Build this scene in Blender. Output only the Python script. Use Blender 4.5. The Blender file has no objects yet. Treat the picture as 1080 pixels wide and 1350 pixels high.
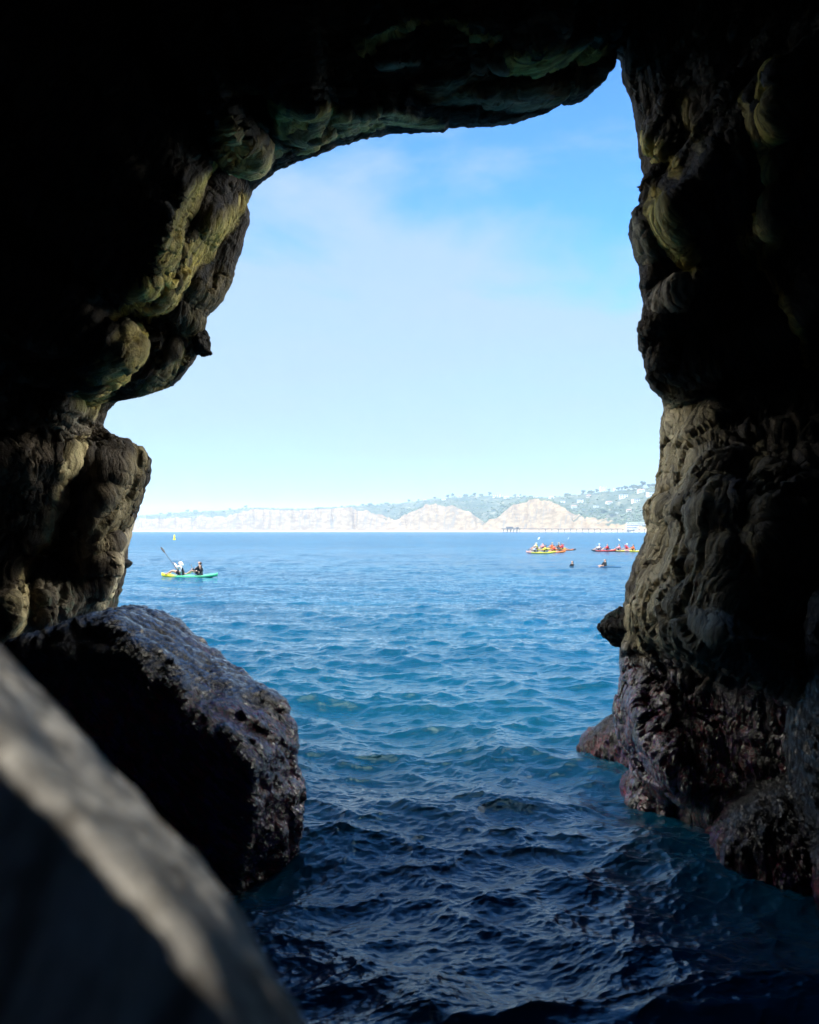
import bpy, bmesh, math, random
import numpy as np
from mathutils import Vector, Matrix
random.seed(7)
rng = np.random.default_rng(11)
C = bpy.context.scene.collection
sc = bpy.context.scene
F = 1169.0            # focal length in photo pixels
CH = 3.1              # eye height above the water
HX, HY = 540.0, 700.0

# ------------------------------------------------------------------ camera, sky, sun, exposure
cam = bpy.data.cameras.new('camera')
cam.sensor_fit = 'VERTICAL'; cam.sensor_height = 36.0; cam.sensor_width = 28.8
cam.lens = F / 1350.0 * 36.0
cam.shift_y = 25.0 / 1350.0
cam.clip_start = 0.05; cam.clip_end = 20000
cam.dof.use_dof = True; cam.dof.focus_distance = 24.0; cam.dof.aperture_fstop = 2.3
co = bpy.data.objects.new('camera', cam); C.objects.link(co)
co.location = (0, 0, CH); co.rotation_euler = (math.pi/2, 0, 0)
sc.camera = co

SUN_EL, SUN_AZ = 46.0, 205.0     # degrees; azimuth clockwise from +Y: behind the viewer, a little to the left
w = bpy.data.worlds.new('World'); sc.world = w; w.use_nodes = True
nt = w.node_tree; nt.nodes.clear()
out = nt.nodes.new('ShaderNodeOutputWorld'); bg = nt.nodes.new('ShaderNodeBackground')
sky = nt.nodes.new('ShaderNodeTexSky'); sky.sky_type = 'NISHITA'; sky.sun_disc = False
sky.sun_elevation = math.radians(SUN_EL); sky.sun_rotation = math.radians(SUN_AZ)
sky.altitude = 0; sky.air_density = 1.0; sky.dust_density = 0.6; sky.ozone_density = 2.5
bg.inputs['Strength'].default_value = 0.125
geo = nt.nodes.new('ShaderNodeTexCoord')
def wmath(op, a, b=None, c=None):
    n = nt.nodes.new('ShaderNodeMath'); n.operation = op
    for i, v in enumerate((a, b, c)):
        if v is None: continue
        if isinstance(v, (int, float)): n.inputs[i].default_value = v
        else: nt.links.new(v, n.inputs[i])
    return n.outputs[0]
sep = nt.nodes.new('ShaderNodeSeparateXYZ'); nt.links.new(geo.outputs['Generated'], sep.inputs[0])
# thin cloud sheet: high in the north-east it breaks up into clear sky
mp = nt.nodes.new('ShaderNodeMapping'); mp.inputs['Scale'].default_value = (2.2, 2.2, 5.0); mp.inputs['Location'].default_value = (3.1, 0.4, 1.7)
mp.inputs['Rotation'].default_value = (0, 0.35, 0)
nt.links.new(geo.outputs['Generated'], mp.inputs[0])
nz = nt.nodes.new('ShaderNodeTexNoise'); nz.inputs['Scale'].default_value = 1.5; nz.inputs['Detail'].default_value = 9; nz.inputs['Roughness'].default_value = 0.52
nz.inputs['Distortion'].default_value = 0.35
nt.links.new(mp.outputs[0], nz.inputs['Vector'])
yy = wmath('MAXIMUM', sep.outputs[1], 0.05)
tz = wmath('DIVIDE', sep.outputs[2], yy)
tx = wmath('DIVIDE', sep.outputs[0], yy)
# cloud edge elevation (tangent) falling to the right
ex = wmath('ABSOLUTE', wmath('ADD', tx, 0.05))
edge = wmath('SUBTRACT', 0.455, wmath('MULTIPLY', ex, 0.26))
dd = wmath('SUBTRACT', edge, tz)
dd = wmath('ADD', dd, wmath('MULTIPLY', wmath('SUBTRACT', nz.outputs['Fac'], 0.5), 0.50))
cm = nt.nodes.new('ShaderNodeMapRange'); cm.interpolation_type = 'SMOOTHSTEP'
cm.inputs['From Min'].default_value = -0.02; cm.inputs['From Max'].default_value = 0.10
cm.inputs['To Min'].default_value = 0.0; cm.inputs['To Max'].default_value = 0.97
nt.links.new(dd, cm.inputs['Value'])
nz2 = nt.nodes.new('ShaderNodeTexNoise'); nz2.inputs['Scale'].default_value = 2.6; nz2.inputs['Detail'].default_value = 7
mp2 = nt.nodes.new('ShaderNodeMapping'); mp2.inputs['Scale'].default_value = (1.3, 1.3, 6.0)
nt.links.new(geo.outputs['Generated'], mp2.inputs[0]); nt.links.new(mp2.outputs[0], nz2.inputs['Vector'])
var = nt.nodes.new('ShaderNodeMapRange'); var.inputs['From Min'].default_value = 0.3; var.inputs['From Max'].default_value = 0.7
var.inputs['To Min'].default_value = 0.88; var.inputs['To Max'].default_value = 1.0
nt.links.new(nz2.outputs['Fac'], var.inputs['Value'])
fac = wmath('MULTIPLY', cm.outputs[0], var.outputs[0])
mix = nt.nodes.new('ShaderNodeMix'); mix.data_type = 'RGBA'
nt.links.new(fac, mix.inputs['Factor'])
tint = nt.nodes.new('ShaderNodeMix'); tint.data_type = 'RGBA'; tint.blend_type = 'MULTIPLY'; tint.inputs['Factor'].default_value = 1.0
tint.inputs['B'].default_value = (0.33, 0.72, 1.14, 1)
nt.links.new(sky.outputs[0], tint.inputs['A'])
nt.links.new(tint.outputs['Result'], mix.inputs['A'])
mix.inputs['B'].default_value = (1.78, 2.40, 3.0, 1)
# added unseen cloud banks, at both sides and overhead, to light the cave
def wrange(v, a, b):
    n = nt.nodes.new('ShaderNodeMapRange'); n.interpolation_type = 'SMOOTHSTEP'
    n.inputs['From Min'].default_value = a; n.inputs['From Max'].default_value = b; nt.links.new(v, n.inputs['Value']); return n.outputs[0]
side = wmath('MULTIPLY', wrange(wmath('ABSOLUTE', tx), 0.62, 1.05), wrange(sep.outputs[1], 0.0, 0.12))
over = wrange(sep.outputs[2], 0.88, 0.96)
hi = wmath('MAXIMUM', side, over)
mixh = nt.nodes.new('ShaderNodeMix'); mixh.data_type = 'RGBA'
nt.links.new(hi, mixh.inputs['Factor']); nt.links.new(mix.outputs['Result'], mixh.inputs['A'])
mixh.inputs['B'].default_value = (31.0, 29.5, 25.5, 1)
nt.links.new(mixh.outputs['Result'], bg.inputs['Color'])
nt.links.new(bg.outputs[0], out.inputs['Surface'])

sl = bpy.data.lights.new('sun', 'SUN'); sl.energy = 2.2; sl.angle = math.radians(0.5); sl.color = (1.0, 0.95, 0.87)
so = bpy.data.objects.new('sun', sl); C.objects.link(so)
_a = math.radians(SUN_AZ); _e = math.radians(SUN_EL)
sdir = Vector((math.sin(_a)*math.cos(_e), math.cos(_a)*math.cos(_e), math.sin(_e)))
so.rotation_euler = sdir.to_track_quat('Z', 'Y').to_euler(); so.location = (0, -30, 60)

sc.view_settings.view_transform = 'Standard'; sc.view_settings.look = 'None'
sc.view_settings.exposure = 1.2; sc.view_settings.gamma = 1.0
sc.render.engine = 'CYCLES'
sc.cycles.max_bounces = 5; sc.cycles.diffuse_bounces = 3; sc.cycles.glossy_bounces = 3
sc.cycles.transmission_bounces = 2; sc.cycles.volume_bounces = 1; sc.cycles.transparent_max_bounces = 4
sc.cycles.caustics_reflective = False; sc.cycles.caustics_refractive = False
sc.cycles.use_denoising = True

# ------------------------------------------------------------------ helpers
def tag(o, label=None, cat=None, group=None, kind=None):
    if label: o['label'] = label
    if cat: o['category'] = cat
    if group: o['group'] = group
    if kind: o['kind'] = kind
    return o

def empty(name, loc, rz=0.0):
    o = bpy.data.objects.new(name, None); C.objects.link(o)
    o.location = loc; o.rotation_euler = (0, 0, rz); o.empty_display_size = 0.2
    return o

def link(name, me, mat=None, parent=None):
    o = bpy.data.objects.new(name, me); C.objects.link(o)
    if mat is not None:
        if len(me.materials) == 0: me.materials.append(mat)
    if parent is not None: o.parent = parent
    return o

def grid_mesh(name, V, wrap=False, attrs=None, flip=False, hole=None):
    """V: (R, N, 3) rows of vertices; wrap joins last column to first."""
    R, N, _ = V.shape
    idx = np.arange(R*N).reshape(R, N)
    if wrap: idx = np.concatenate([idx, idx[:, :1]], axis=1)
    a = idx[:-1, :-1].ravel(); b = idx[:-1, 1:].ravel(); c = idx[1:, 1:].ravel(); d = idx[1:, :-1].ravel()
    q = np.stack([a, b, c, d] if not flip else [a, d, c, b], axis=1)
    if hole is not None: q = q[~hole.ravel()[q].any(axis=1)]
    return raw_mesh(name, V.reshape(-1, 3), q, attrs)

def raw_mesh(name, V, q, attrs=None, smooth=True):
    me = bpy.data.meshes.new(name)
    n = len(V); m = len(q); k = q.shape[1]
    me.vertices.add(n); me.vertices.foreach_set('co', np.asarray(V, dtype=np.float32).ravel())
    me.loops.add(m*k); me.loops.foreach_set('vertex_index', q.astype(np.int32).ravel())
    me.polygons.add(m); me.polygons.foreach_set('loop_start', np.arange(0, m*k, k, dtype=np.int32))
    me.update(calc_edges=True)
    me.polygons.foreach_set('use_smooth', np.full(m, smooth, dtype=bool))
    if attrs:
        for kname, arr in attrs.items():
            if np.ndim(arr) == 3:
                at = me.attributes.new(kname, 'FLOAT_VECTOR', 'POINT'); at.data.foreach_set('vector', np.asarray(arr, dtype=np.float32).ravel()); continue
            at = me.attributes.new(kname, 'FLOAT', 'POINT')
            at.data.foreach_set('value', np.asarray(arr, dtype=np.float32).ravel())
    me.update()
    return me

# numpy gradient noise
_perm = rng.permutation(512)
_perm = np.concatenate([_perm, _perm, _perm])
_grad = rng.normal(size=(512, 3)); _grad /= np.linalg.norm(_grad, axis=1)[:, None]
_permi = _perm.astype(np.int32); _gx, _gy, _gz = [np.ascontiguousarray(_grad[:, k_], dtype=np.float32) for k_ in range(3)]
def _noise_flat(x, y, z):
    ix = np.floor(x); iy = np.floor(y); iz = np.floor(z)
    fx = (x-ix).astype(np.float32); fy = (y-iy).astype(np.float32); fz = (z-iz).astype(np.float32)
    ix = ix.astype(np.int32) & 511; iy = iy.astype(np.int32) & 511; iz = iz.astype(np.int32) & 511
    ux = fx*fx*fx*(fx*(fx*6-15)+10); uy = fy*fy*fy*(fy*(fy*6-15)+10); uz = fz*fz*fz*(fz*(fz*6-15)+10)
    res = np.zeros(x.shape, np.float32)
    for dx in (0, 1):
        wx = ux if dx else 1-ux; a = _permi[(ix+dx) & 511]
        for dy in (0, 1):
            wxy = wx*(uy if dy else 1-uy); b = _permi[(a+iy+dy) & 511]
            for dz in (0, 1):
                h = _permi[(b+iz+dz) & 511]
                res += wxy*(uz if dz else 1-uz)*(_gx[h]*(fx-dx)+_gy[h]*(fy-dy)+_gz[h]*(fz-dz))
    return res*1.6
def noise(p, seed=0):
    p = np.asarray(p)
    sh = p.shape[:-1]; q = p.reshape(-1, 3); n = len(q); out = np.empty(n, np.float32); o = seed*17.37
    for i in range(0, n, 32768):
        c = q[i:i+32768]
        out[i:i+32768] = _noise_flat(c[:, 0]+o, c[:, 1]+o, c[:, 2]+o)
    return out.reshape(sh)
def fbm(p, octv=4, lac=2.05, gain=0.5, seed=0, ridged=False):
    a = 1.0; s = 0.0; t = 0.0
    for o in range(octv):
        n = noise(p, seed+o)
        if ridged: n = 1-2*np.abs(n)
        s = s + a*n; t += a; a *= gain; p = p*lac
    return s/t

def px(x, y, Y):
    return np.array([(x-HX)/F*Y, Y, CH-(y-HY)/F*Y])

# ------------------------------------------------------------------ materials
def new_mat(name):
    m = bpy.data.materials.new(name); m.use_nodes = True
    t = m.node_tree; b = t.nodes['Principled BSDF']
    return m, t, b
def simple(name, col, rough=0.6, spec=0.5, metal=0.0, noise_amt=0.12, scale=8.0):
    m, t, b = new_mat(name)
    n = t.nodes.new('ShaderNodeTexNoise'); n.inputs['Scale'].default_value = scale; n.inputs['Detail'].default_value = 5
    tc = t.nodes.new('ShaderNodeTexCoord'); t.links.new(tc.outputs['Object'], n.inputs['Vector'])
    mx = t.nodes.new('ShaderNodeMix'); mx.data_type = 'RGBA'
    mx.inputs['A'].default_value = tuple(c*(1-noise_amt) for c in col)+(1,)
    mx.inputs['B'].default_value = tuple(min(1, c*(1+noise_amt)) for c in col)+(1,)
    t.links.new(n.outputs['Fac'], mx.inputs['Factor']); t.links.new(mx.outputs['Result'], b.inputs['Base Color'])
    b.inputs['Roughness'].default_value = rough; b.inputs['Specular IOR Level'].default_value = spec; b.inputs['Metallic'].default_value = metal
    return m

class NT:
    def __init__(s, t): s.t = t
    def n(s, typ, **kw):
        n = s.t.nodes.new(typ)
        for k, v in kw.items(): setattr(n, k, v)
        return n
    def put(s, sock, v):
        if isinstance(v, (int, float)): sock.default_value = v
        elif isinstance(v, tuple): sock.default_value = v
        else: s.t.links.new(v, sock)
    def m(s, op, a, b=None):
        n = s.n('ShaderNodeMath', operation=op); s.put(n.inputs[0], a)
        if b is not None: s.put(n.inputs[1], b)
        return n.outputs[0]
    def mix(s, f, a, b, blend='MIX'):
        n = s.n('ShaderNodeMix', data_type='RGBA', blend_type=blend)
        s.put(n.inputs['Factor'], f); s.put(n.inputs['A'], a); s.put(n.inputs['B'], b); return n.outputs['Result']
    def rng(s, v, a, b, c=0.0, d=1.0, smooth=True):
        n = s.n('ShaderNodeMapRange'); n.interpolation_type = 'SMOOTHSTEP' if smooth else 'LINEAR'
        s.put(n.inputs['Value'], v)
        for k, x in (('From Min', a), ('From Max', b), ('To Min', c), ('To Max', d)): n.inputs[k].default_value = x
        return n.outputs[0]
    def noise(s, vec, scale, detail=6, rough=0.55, dist=0.0):
        n = s.n('ShaderNodeTexNoise'); s.put(n.inputs['Vector'], vec)
        n.inputs['Scale'].default_value = scale; n.inputs['Detail'].default_value = detail
        n.inputs['Roughness'].default_value = rough; n.inputs['Distortion'].default_value = dist
        return n
    def map(s, vec, scale=(1, 1, 1), rot=(0, 0, 0)):
        n = s.n('ShaderNodeMapping'); s.put(n.inputs[0], vec); n.inputs['Scale'].default_value = scale; n.inputs['Rotation'].default_value = rot
        return n.outputs[0]

def rock_material(name, dry=(0.085, 0.066, 0.046), dark=(0.018, 0.017, 0.016), algae_lit=(0.62, 0.51, 0.10), bump=1.0, wet_z=1.9, fine=1.0, flow=False, srot=None, red_z=1.5, wspec=1.0):
    m, t, b = new_mat(name); N = NT(t)
    g = N.n('ShaderNodeNewGeometry'); P = g.outputs['Position']
    sepp = N.n('ShaderNodeSeparateXYZ'); N.put(sepp.inputs[0], P); Z = sepp.outputs[2]
    att = N.n('ShaderNodeAttribute', attribute_name='algae_lit').outputs['Fac']  # green of real algae, also used to paint the ridges as lit
    pale = N.n('ShaderNodeAttribute', attribute_name='pale').outputs['Fac']  # paler colour painted in where the rock catches light
    streak = N.map(P, (5.5, 2.2, 0.8))
    if srot: streak = N.map(N.map(P, rot=(0, srot, 0)), (0.9, 2.5, 6.0))
    if flow: streak = N.map(N.n('ShaderNodeAttribute', attribute_name='flow').outputs['Vector'], (2.4, 0.9, 0.9))
    n1 = N.noise(P, 0.9, 8, 0.6).outputs['Fac']
    n2 = N.noise(streak, 2.0, 8, 0.62, 0.6).outputs['Fac']
    n3 = N.noise(P, 22*fine, 6, 0.65).outputs['Fac']
    n4 = N.noise(P, 5.0*fine, 7, 0.6).outputs['Fac']
    col = N.mix(N.rng(n1, 0.38, 0.66), dark+(1,), dry+(1,))
    col = N.mix(N.rng(n2, 0.45, 0.7, 0, 0.55), col, (dry[0]*1.5, dry[1]*1.5, dry[2]*1.45, 1))
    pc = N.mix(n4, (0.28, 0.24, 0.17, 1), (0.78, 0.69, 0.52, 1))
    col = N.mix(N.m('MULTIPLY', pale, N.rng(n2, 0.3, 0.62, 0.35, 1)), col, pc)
    ac = N.mix(N.rng(n4, 0.35, 0.65), algae_lit+(1,), (algae_lit[0]*1.35, algae_lit[1]*1.3, algae_lit[2]*2.0, 1))
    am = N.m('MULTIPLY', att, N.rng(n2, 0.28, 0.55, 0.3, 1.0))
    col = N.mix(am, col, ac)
    # splash zone: crusts of coralline red and purple, a green band above them, always wet
    zz = N.m('ADD', Z, N.m('MULTIPLY', N.m('SUBTRACT', n1, 0.5), 1.6))
    wet = N.rng(zz, wet_z-0.7, wet_z, 1.0, 0.0)
    grn = N.m('MULTIPLY', N.rng(zz, wet_z-0.4, wet_z, 0.0, 1.0), N.rng(zz, wet_z+0.1, wet_z+0.6, 1.0, 0.0))
    col = N.mix(N.m('MULTIPLY', grn, N.rng(n4, 0.48, 0.62, 0, 0.5)), col, (0.03, 0.10, 0.075, 1))
    red = N.mix(N.rng(n4, 0.42, 0.58), (0.20, 0.014, 0.035, 1), (0.085, 0.030, 0.15, 1))
    red = N.mix(N.rng(n3, 0.50, 0.64), red, (0.030, 0.030, 0.045, 1))
    red = N.mix(N.rng(n2, 0.50, 0.60), red, (0.012, 0.010, 0.014, 1))
    redm = N.rng(zz, red_z-0.3, red_z+0.3, 1.0, 0.0)
    red = N.mix(redm, (0.018, 0.020, 0.026, 1), red)
    col = N.mix(N.m('MULTIPLY', wet, 0.92), col, red)
    fine_s = N.noise(N.map(streak, (2.6, 1.6, 1.6)), 2.2, 8, 0.7, 0.5).outputs['Fac']
    col = N.mix(N.rng(fine_s, 0.36, 0.60), N.mix(1.0, col, (0.38, 0.36, 0.34, 1), 'MULTIPLY'), N.mix(1.0, col, (1.2, 1.2, 1.2, 1), 'MULTIPLY'))
    N.put(b.inputs['Base Color'], col)
    N.put(b.inputs['Roughness'], N.m('SUBTRACT', N.rng(n3, 0.3, 0.7, 0.68, 0.86), N.m('MULTIPLY', wet, 0.69)))
    b.inputs['Specular IOR Level'].default_value = 0.35
    N.put(b.inputs['Specular IOR Level'], N.rng(wet, 0, 1, 0.22, wspec))
    h = N.m('ADD', N.m('ADD', N.m('MULTIPLY', n2, 0.5), N.m('MULTIPLY', fine_s, 0.22)), N.m('ADD', N.m('MULTIPLY', n4, 0.35), N.m('MULTIPLY', n3, 0.16)))
    bp = N.n('ShaderNodeBump'); bp.inputs['Strength'].default_value = 1.0; bp.inputs['Distance'].default_value = 0.17*bump/fine
    N.put(bp.inputs['Height'], h); N.put(b.inputs['Normal'], bp.outputs[0])
    return m
M_rock = rock_material('cave_sandstone', flow=True)
M_jut = rock_material('jutting_sandstone', dry=(0.04, 0.033, 0.026), dark=(0.014, 0.013, 0.012))

# ------------------------------------------------------------------ the cave: one rock shell lofted from the mouth back past the viewer
def smooth_polyline(pts, n):
    pts = np.array(pts, float)
    d = np.r_[0, np.cumsum(np.linalg.norm(np.diff(pts[:, :2], axis=0), axis=1))]
    s = np.linspace(0, d[-1], n)
    return np.stack([np.interp(s, d, pts[:, k]) for k in range(pts.shape[1])], axis=1)

# rim of the mouth: photo x, photo y, depth in metres
RIM = [(808,73,11.2),(818,80,11.0),(822,110,10.9),(833,135,10.8),(838,165,10.7),(843,195,10.7),(848,225,10.7),(852,250,10.6),(855,262,10.5),
 (842,280,10.3),(831,300,10.2),(830,312,10.2),(838,330,10.2),(845,350,10.2),(847,375,10.1),(850,400,10.1),(847,425,10.0),(842,445,10.0),
 (843,460,10.0),(850,475,10.0),(852,500,10.1),(862,515,10.2),(873,523,10.8),(875,540,11.4),(872,560,11.6),(870,590,11.7),(868,615,11.7),
 (866,640,11.7),(862,660,11.5),(850,672,11.2),(852,684,11.2),(855,697,11.2),(850,715,11.1),(838,738,11.0),(828,762,10.9),(823,785,10.9),
 (822,808,10.9),(818,850,10.8),(817,880,10.8),(818,925,10.8),(820,945,10.8),(825,965,10.8),(832,1000,10.7),(828,1030,10.6),(832,1050,10.5),
 (836,1120,10.4),(825,1240,10.4),(770,1323,10.5),(500,1326,11),(250,1323,12),(170,1240,13),(150,1120,13.8),(146,1000,14),(150,900,14),
 (153,830,14),(154,805,14),(156,790,13.9),(162,772,13.8),(168,745,13.7),(171,715,13.6),(177,690,13.5),(184,665,13.4),(193,640,13.3),
 (200,617,13.2),(198,605,13.1),(188,601,13.0),(172,595,13.0),(152,580,13.0),(137,566,12.9),(135,555,12.8),(142,538,12.6),(152,529,12.4),
 (175,524,12.2),(205,515,12.0),(228,507,11.9),(243,490,11.8),(258,470,11.7),(264,448,11.6),(269,432,11.5),(272,415,11.5),(290,398,11.5),
 (305,372,11.5),(312,345,11.5),(320,322,11.5),(327,296,11.5),(329,282,11.5),(325,268,11.4),(332,252,11.3),(345,241,11.2),(362,226,11.1),
 (385,215,11.0),(410,206,10.9),(440,194,10.8),(475,184,10.8),(510,178,10.8),(545,176,10.8),(585,174,10.8),(592,168,10.8),(625,167,10.8),
 (660,164,10.8),(690,157,10.8),(715,149,10.8),(733,140,10.8),(738,136,10.8),(752,137,10.8),(766,133,10.8),(776,122,10.9),(775,104,11.0),
 (782,92,11.1),(795,80,11.2),(808,73,11.2)]
NT_ = 2300
CX, CY = 545.0, 660.0
rim = smooth_polyline(RIM, NT_+1)[:-1]
# fine jaggedness of the edge
tt = np.linspace(0, 400, NT_, endpoint=False)
ang0 = np.arctan2(-(rim[:, 1]-CY), rim[:, 0]-CX)
rr0 = np.hypot(rim[:, 0]-CX, rim[:, 1]-CY)
q = np.stack([rim[:, 0]/22, rim[:, 1]/22, 0*tt], 1)
q2 = np.stack([rim[:, 0]/7, rim[:, 1]/7, 0*tt], 1)
rr0 = rr0 + 3.2*fbm(q, 3, seed=3) + 2.0*fbm(q2, 2, seed=9)

NR = 430
UM = math.log(3.1)       # reach of the sculpted zone, in log radius
s = np.linspace(0, 1, NR)**1.25
# target outer radius: a wide ring well past the frame
rout = 1150.0 + 0*rr0
U = np.log(rr0)[None, :] + s[:, None]*(np.log(rout)-np.log(rr0))[None, :]
R_ = np.exp(U)
# direction angle eases from the rim's own angle to evenly spread angles (keeps columns from bunching)
ang_u = np.unwrap(ang0)
PX = CX + R_*np.cos(ang_u)[None, :]; PY = CY - R_*np.sin(ang_u)[None, :]

# ridges and shelves that turn towards the light: (points, half width, step strength, algae, pale)
FEAT = [
 ([(294,196),(274,215),(252,255),(233,293),(217,331),(201,363),(176,394),(148,429)], [3,4,8,9,8,7,9,6], 3.2, 1.0, 0.3),
 ([(318,262),(296,290),(268,318),(249,340),(232,362),(205,394),(178,416)], [10,14,18,18,14,10,6], 1.9, 0.85, 0.1),
 ([(177,444),(158,463),(138,495),(112,526)], [9,15,20,20], 2.6, 0.9, 0.4),
 ([(112,526),(98,552),(88,580)], [16,16,13], 1.2, 0.0, 0.5),
 ([(103,578),(85,630),(62,690),(38,750),(20,810),(8,850)], [9,10,10,9,9,8], 2.4, 0.3, 0.8),
 ([(180,602),(168,625),(158,650),(140,690),(128,730)], [8,9,12,14,16], 1.1, 0.1, 0.15),
 ([(176,690),(160,725),(148,760),(138,790),(130,815)], [6,6,7,7,7], 2.4, 0.1, 0.9),
 ([(238,462),(215,488),(195,515)], [6,8,8], 1.2, 0.3, 0.2),
 ([(290,370),(262,400),(250,440)], [16,20,14], 0.7, 0.1, 0.0),
 ([(70,760),(80,800),(120,810)], [18,22,18], 0.6, 0.0, 0.25),
 ([(300,165),(312,190),(328,205),(345,215)], [6,9,14,8], 2.6, 0.7, 0.8),
 ([(371,128),(395,148),(440,143)], [6,10,6], 1.8, 0.9, 0.1),
 ([(402,196),(425,182),(450,170),(520,164),(580,168)], [6,8,6,5,4], 1.9, 0.6, 0.5),
 ([(350,190),(390,176),(430,156),(500,150),(570,160)], [5,5,6,6,4], 1.5, 0.5, 0.5),
 ([(300,130),(330,115),(370,120)], [6,7,5], 1.0, 0.2, 0.3),
 ([(671,76),(720,72),(788,62)], [8,10,8], 1.5, 0.8, 0.0),
 ([(468,60),(500,50),(527,38),(545,22)], [6,7,5,4], 1.8, 0.5, 0.0),
 ([(560,30),(600,28),(640,46),(655,54)], [4,4,5,4], 1.4, 0.4, 0.0),
 ([(500,88),(525,84),(552,82)], [4,5,4], 1.8, 0.0, 0.7),
 ([(620,98),(660,85),(690,84)], [5,5,4], 1.0, 0.0, 0.3),
 ([(560,120),(620,118),(680,122),(740,110)], [10,12,12,10], 0.9, 0.1, 0.3),
 ([(856,180),(880,203),(894,233)], [8,10,8], 1.9, 0.9, 0.1),
 ([(874,262),(886,300),(904,334),(913,366)], [12,15,10,5], 2.1, 1.0, 0.1),
 ([(848,288),(858,325),(868,345)], [7,8,6], 1.7, 0.2, 0.7),
 ([(906,372),(892,392),(868,402)], [6,9,8], 1.0, 0.0, 0.5),
 ([(987,125),(1002,158),(1017,199),(1024,225),(1021,270),(1017,314),(1017,355),(1039,388),(1061,447),(1076,492)], [5,7,6,8,12,10,6,6,5,5], 2.2, 0.75, 0.4),
 ([(1028,92),(1026,133),(1021,185)], [8,8,4], 2.0, 1.0, 0.0),
 ([(985,290),(998,330)], [14,16], 0.9, 0.5, 0.0),
 ([(905,130),(915,160),(935,200)], [7,7,6], 0.9, 0.3, 0.2),
 ([(895,535),(900,600),(890,660),(895,720),(870,790),(850,850)], [22,26,28,34,34,24], 1.3, 0.2, 0.85),
 ([(925,560),(930,640),(935,720),(925,800),(920,860)], [22,24,32,40,36], 0.9, 0.15, 0.45),
 ([(880,815),(930,830),(975,840)], [14,14,12], 0.9, 0.0, 0.5),
 ([(118,610),(100,690),(78,770)], [16,24,26], -1.1, 0.0, 0.0),
 ([(930,300),(925,400),(930,480)], [24,40,40], -0.7, 0.0, 0.0),
 ([(1000,600),(1010,680),(1005,760)], [14,16,14], 0.5, 0.1, 0.1),
 ([(838,885),(842,930),(850,965),(872,1000),(895,1045)], [7,10,10,16,16], 1.7, 0.0, 0.1),
]
def seg_field(PX, PY, pts, wid):
    best = np.full(PX.shape, 1e9); par = np.zeros(PX.shape); ns = len(pts)-1; k_ = 0
    for (x0, y0), (x1, y1), w0, w1 in zip(pts[:-1], pts[1:], wid[:-1], wid[1:]):
        dx, dy = x1-x0, y1-y0; L = dx*dx+dy*dy
        t = np.clip(((PX-x0)*dx+(PY-y0)*dy)/L, 0, 1)
        d = np.hypot(PX-x0-t*dx, PY-y0-t*dy)/(w0+(w1-w0)*t)
        m_ = d < best; best = np.where(m_, d, best); par = np.where(m_, (k_+t)/ns, par); k_ += 1
    tap = np.clip(np.minimum(par, 1-par)/0.22, 0, 1)
    return best, tap*tap*(3-2*tap)
wob = np.stack([PX/70, PY/70, 0*PX], -1)
WX = PX + 9*fbm(wob, 2, gain=0.4, seed=21); WY = PY + 9*fbm(wob, 2, gain=0.4, seed=31)
KN = np.clip(1.0+0.7*fbm(wob*1.7, 3, seed=37), 0.6, 1.5)
K = np.zeros_like(PX); ALG = np.zeros_like(PX); PAL = np.zeros_like(PX)
FINEQ = np.stack([PX/14, PY/14, 0*PX], -1)
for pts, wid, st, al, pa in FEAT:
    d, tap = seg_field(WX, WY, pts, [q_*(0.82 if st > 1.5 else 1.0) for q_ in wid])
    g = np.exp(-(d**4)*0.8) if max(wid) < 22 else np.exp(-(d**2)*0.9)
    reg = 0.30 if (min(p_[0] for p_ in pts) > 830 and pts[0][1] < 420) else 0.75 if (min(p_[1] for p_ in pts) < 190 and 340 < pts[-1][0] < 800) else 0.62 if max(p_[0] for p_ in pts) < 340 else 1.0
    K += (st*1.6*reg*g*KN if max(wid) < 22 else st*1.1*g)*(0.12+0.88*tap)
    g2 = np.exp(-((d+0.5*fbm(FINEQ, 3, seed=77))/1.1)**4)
    ALG = np.maximum(ALG, al*g2); PAL = np.maximum(PAL, pa*g2)  # algae growth and painted light share these ridge masks
K *= np.where(PX > 780, 1-0.75*np.clip((PY-850)/60, 0, 1), 1)
dU = np.diff(U, axis=0, prepend=U[:1])
# leaky integration: each lit shelf steps towards the viewer, then the rock falls back as a face turned away from the light
rel = np.zeros_like(U)
Ld = 0.50
for i in range(1, NR):
    rel[i] = (rel[i-1] + K[i]*dU[i]) * np.exp(-dU[i]/Ld)
def smooth_cols(A, k):
    if k < 1: return A
    ker = np.hanning(2*k+3)[1:-1]; ker /= ker.sum()
    B = np.concatenate([A[:, -k:], A, A[:, :k]], axis=1)
    return np.stack([np.convolve(r, ker, 'valid') for r in B])
rel = smooth_cols(rel, 5)
r0 = smooth_cols(np.tile(rim[:, 2], (1, 1)), 8)[0]
KB = 0.32
lnY = np.log(r0)[None, :] - KB*(U-U[:1]) - rel
# rim itself rolls over: right at the edge the rock turns to the light
e = U-U[:1]
lnY += 0.018*np.exp(-e/0.02)
Yd = np.exp(lnY)
V = np.stack([(PX-HX)/F*Yd, Yd, CH-(PY-HY)/F*Yd], -1)

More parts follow.
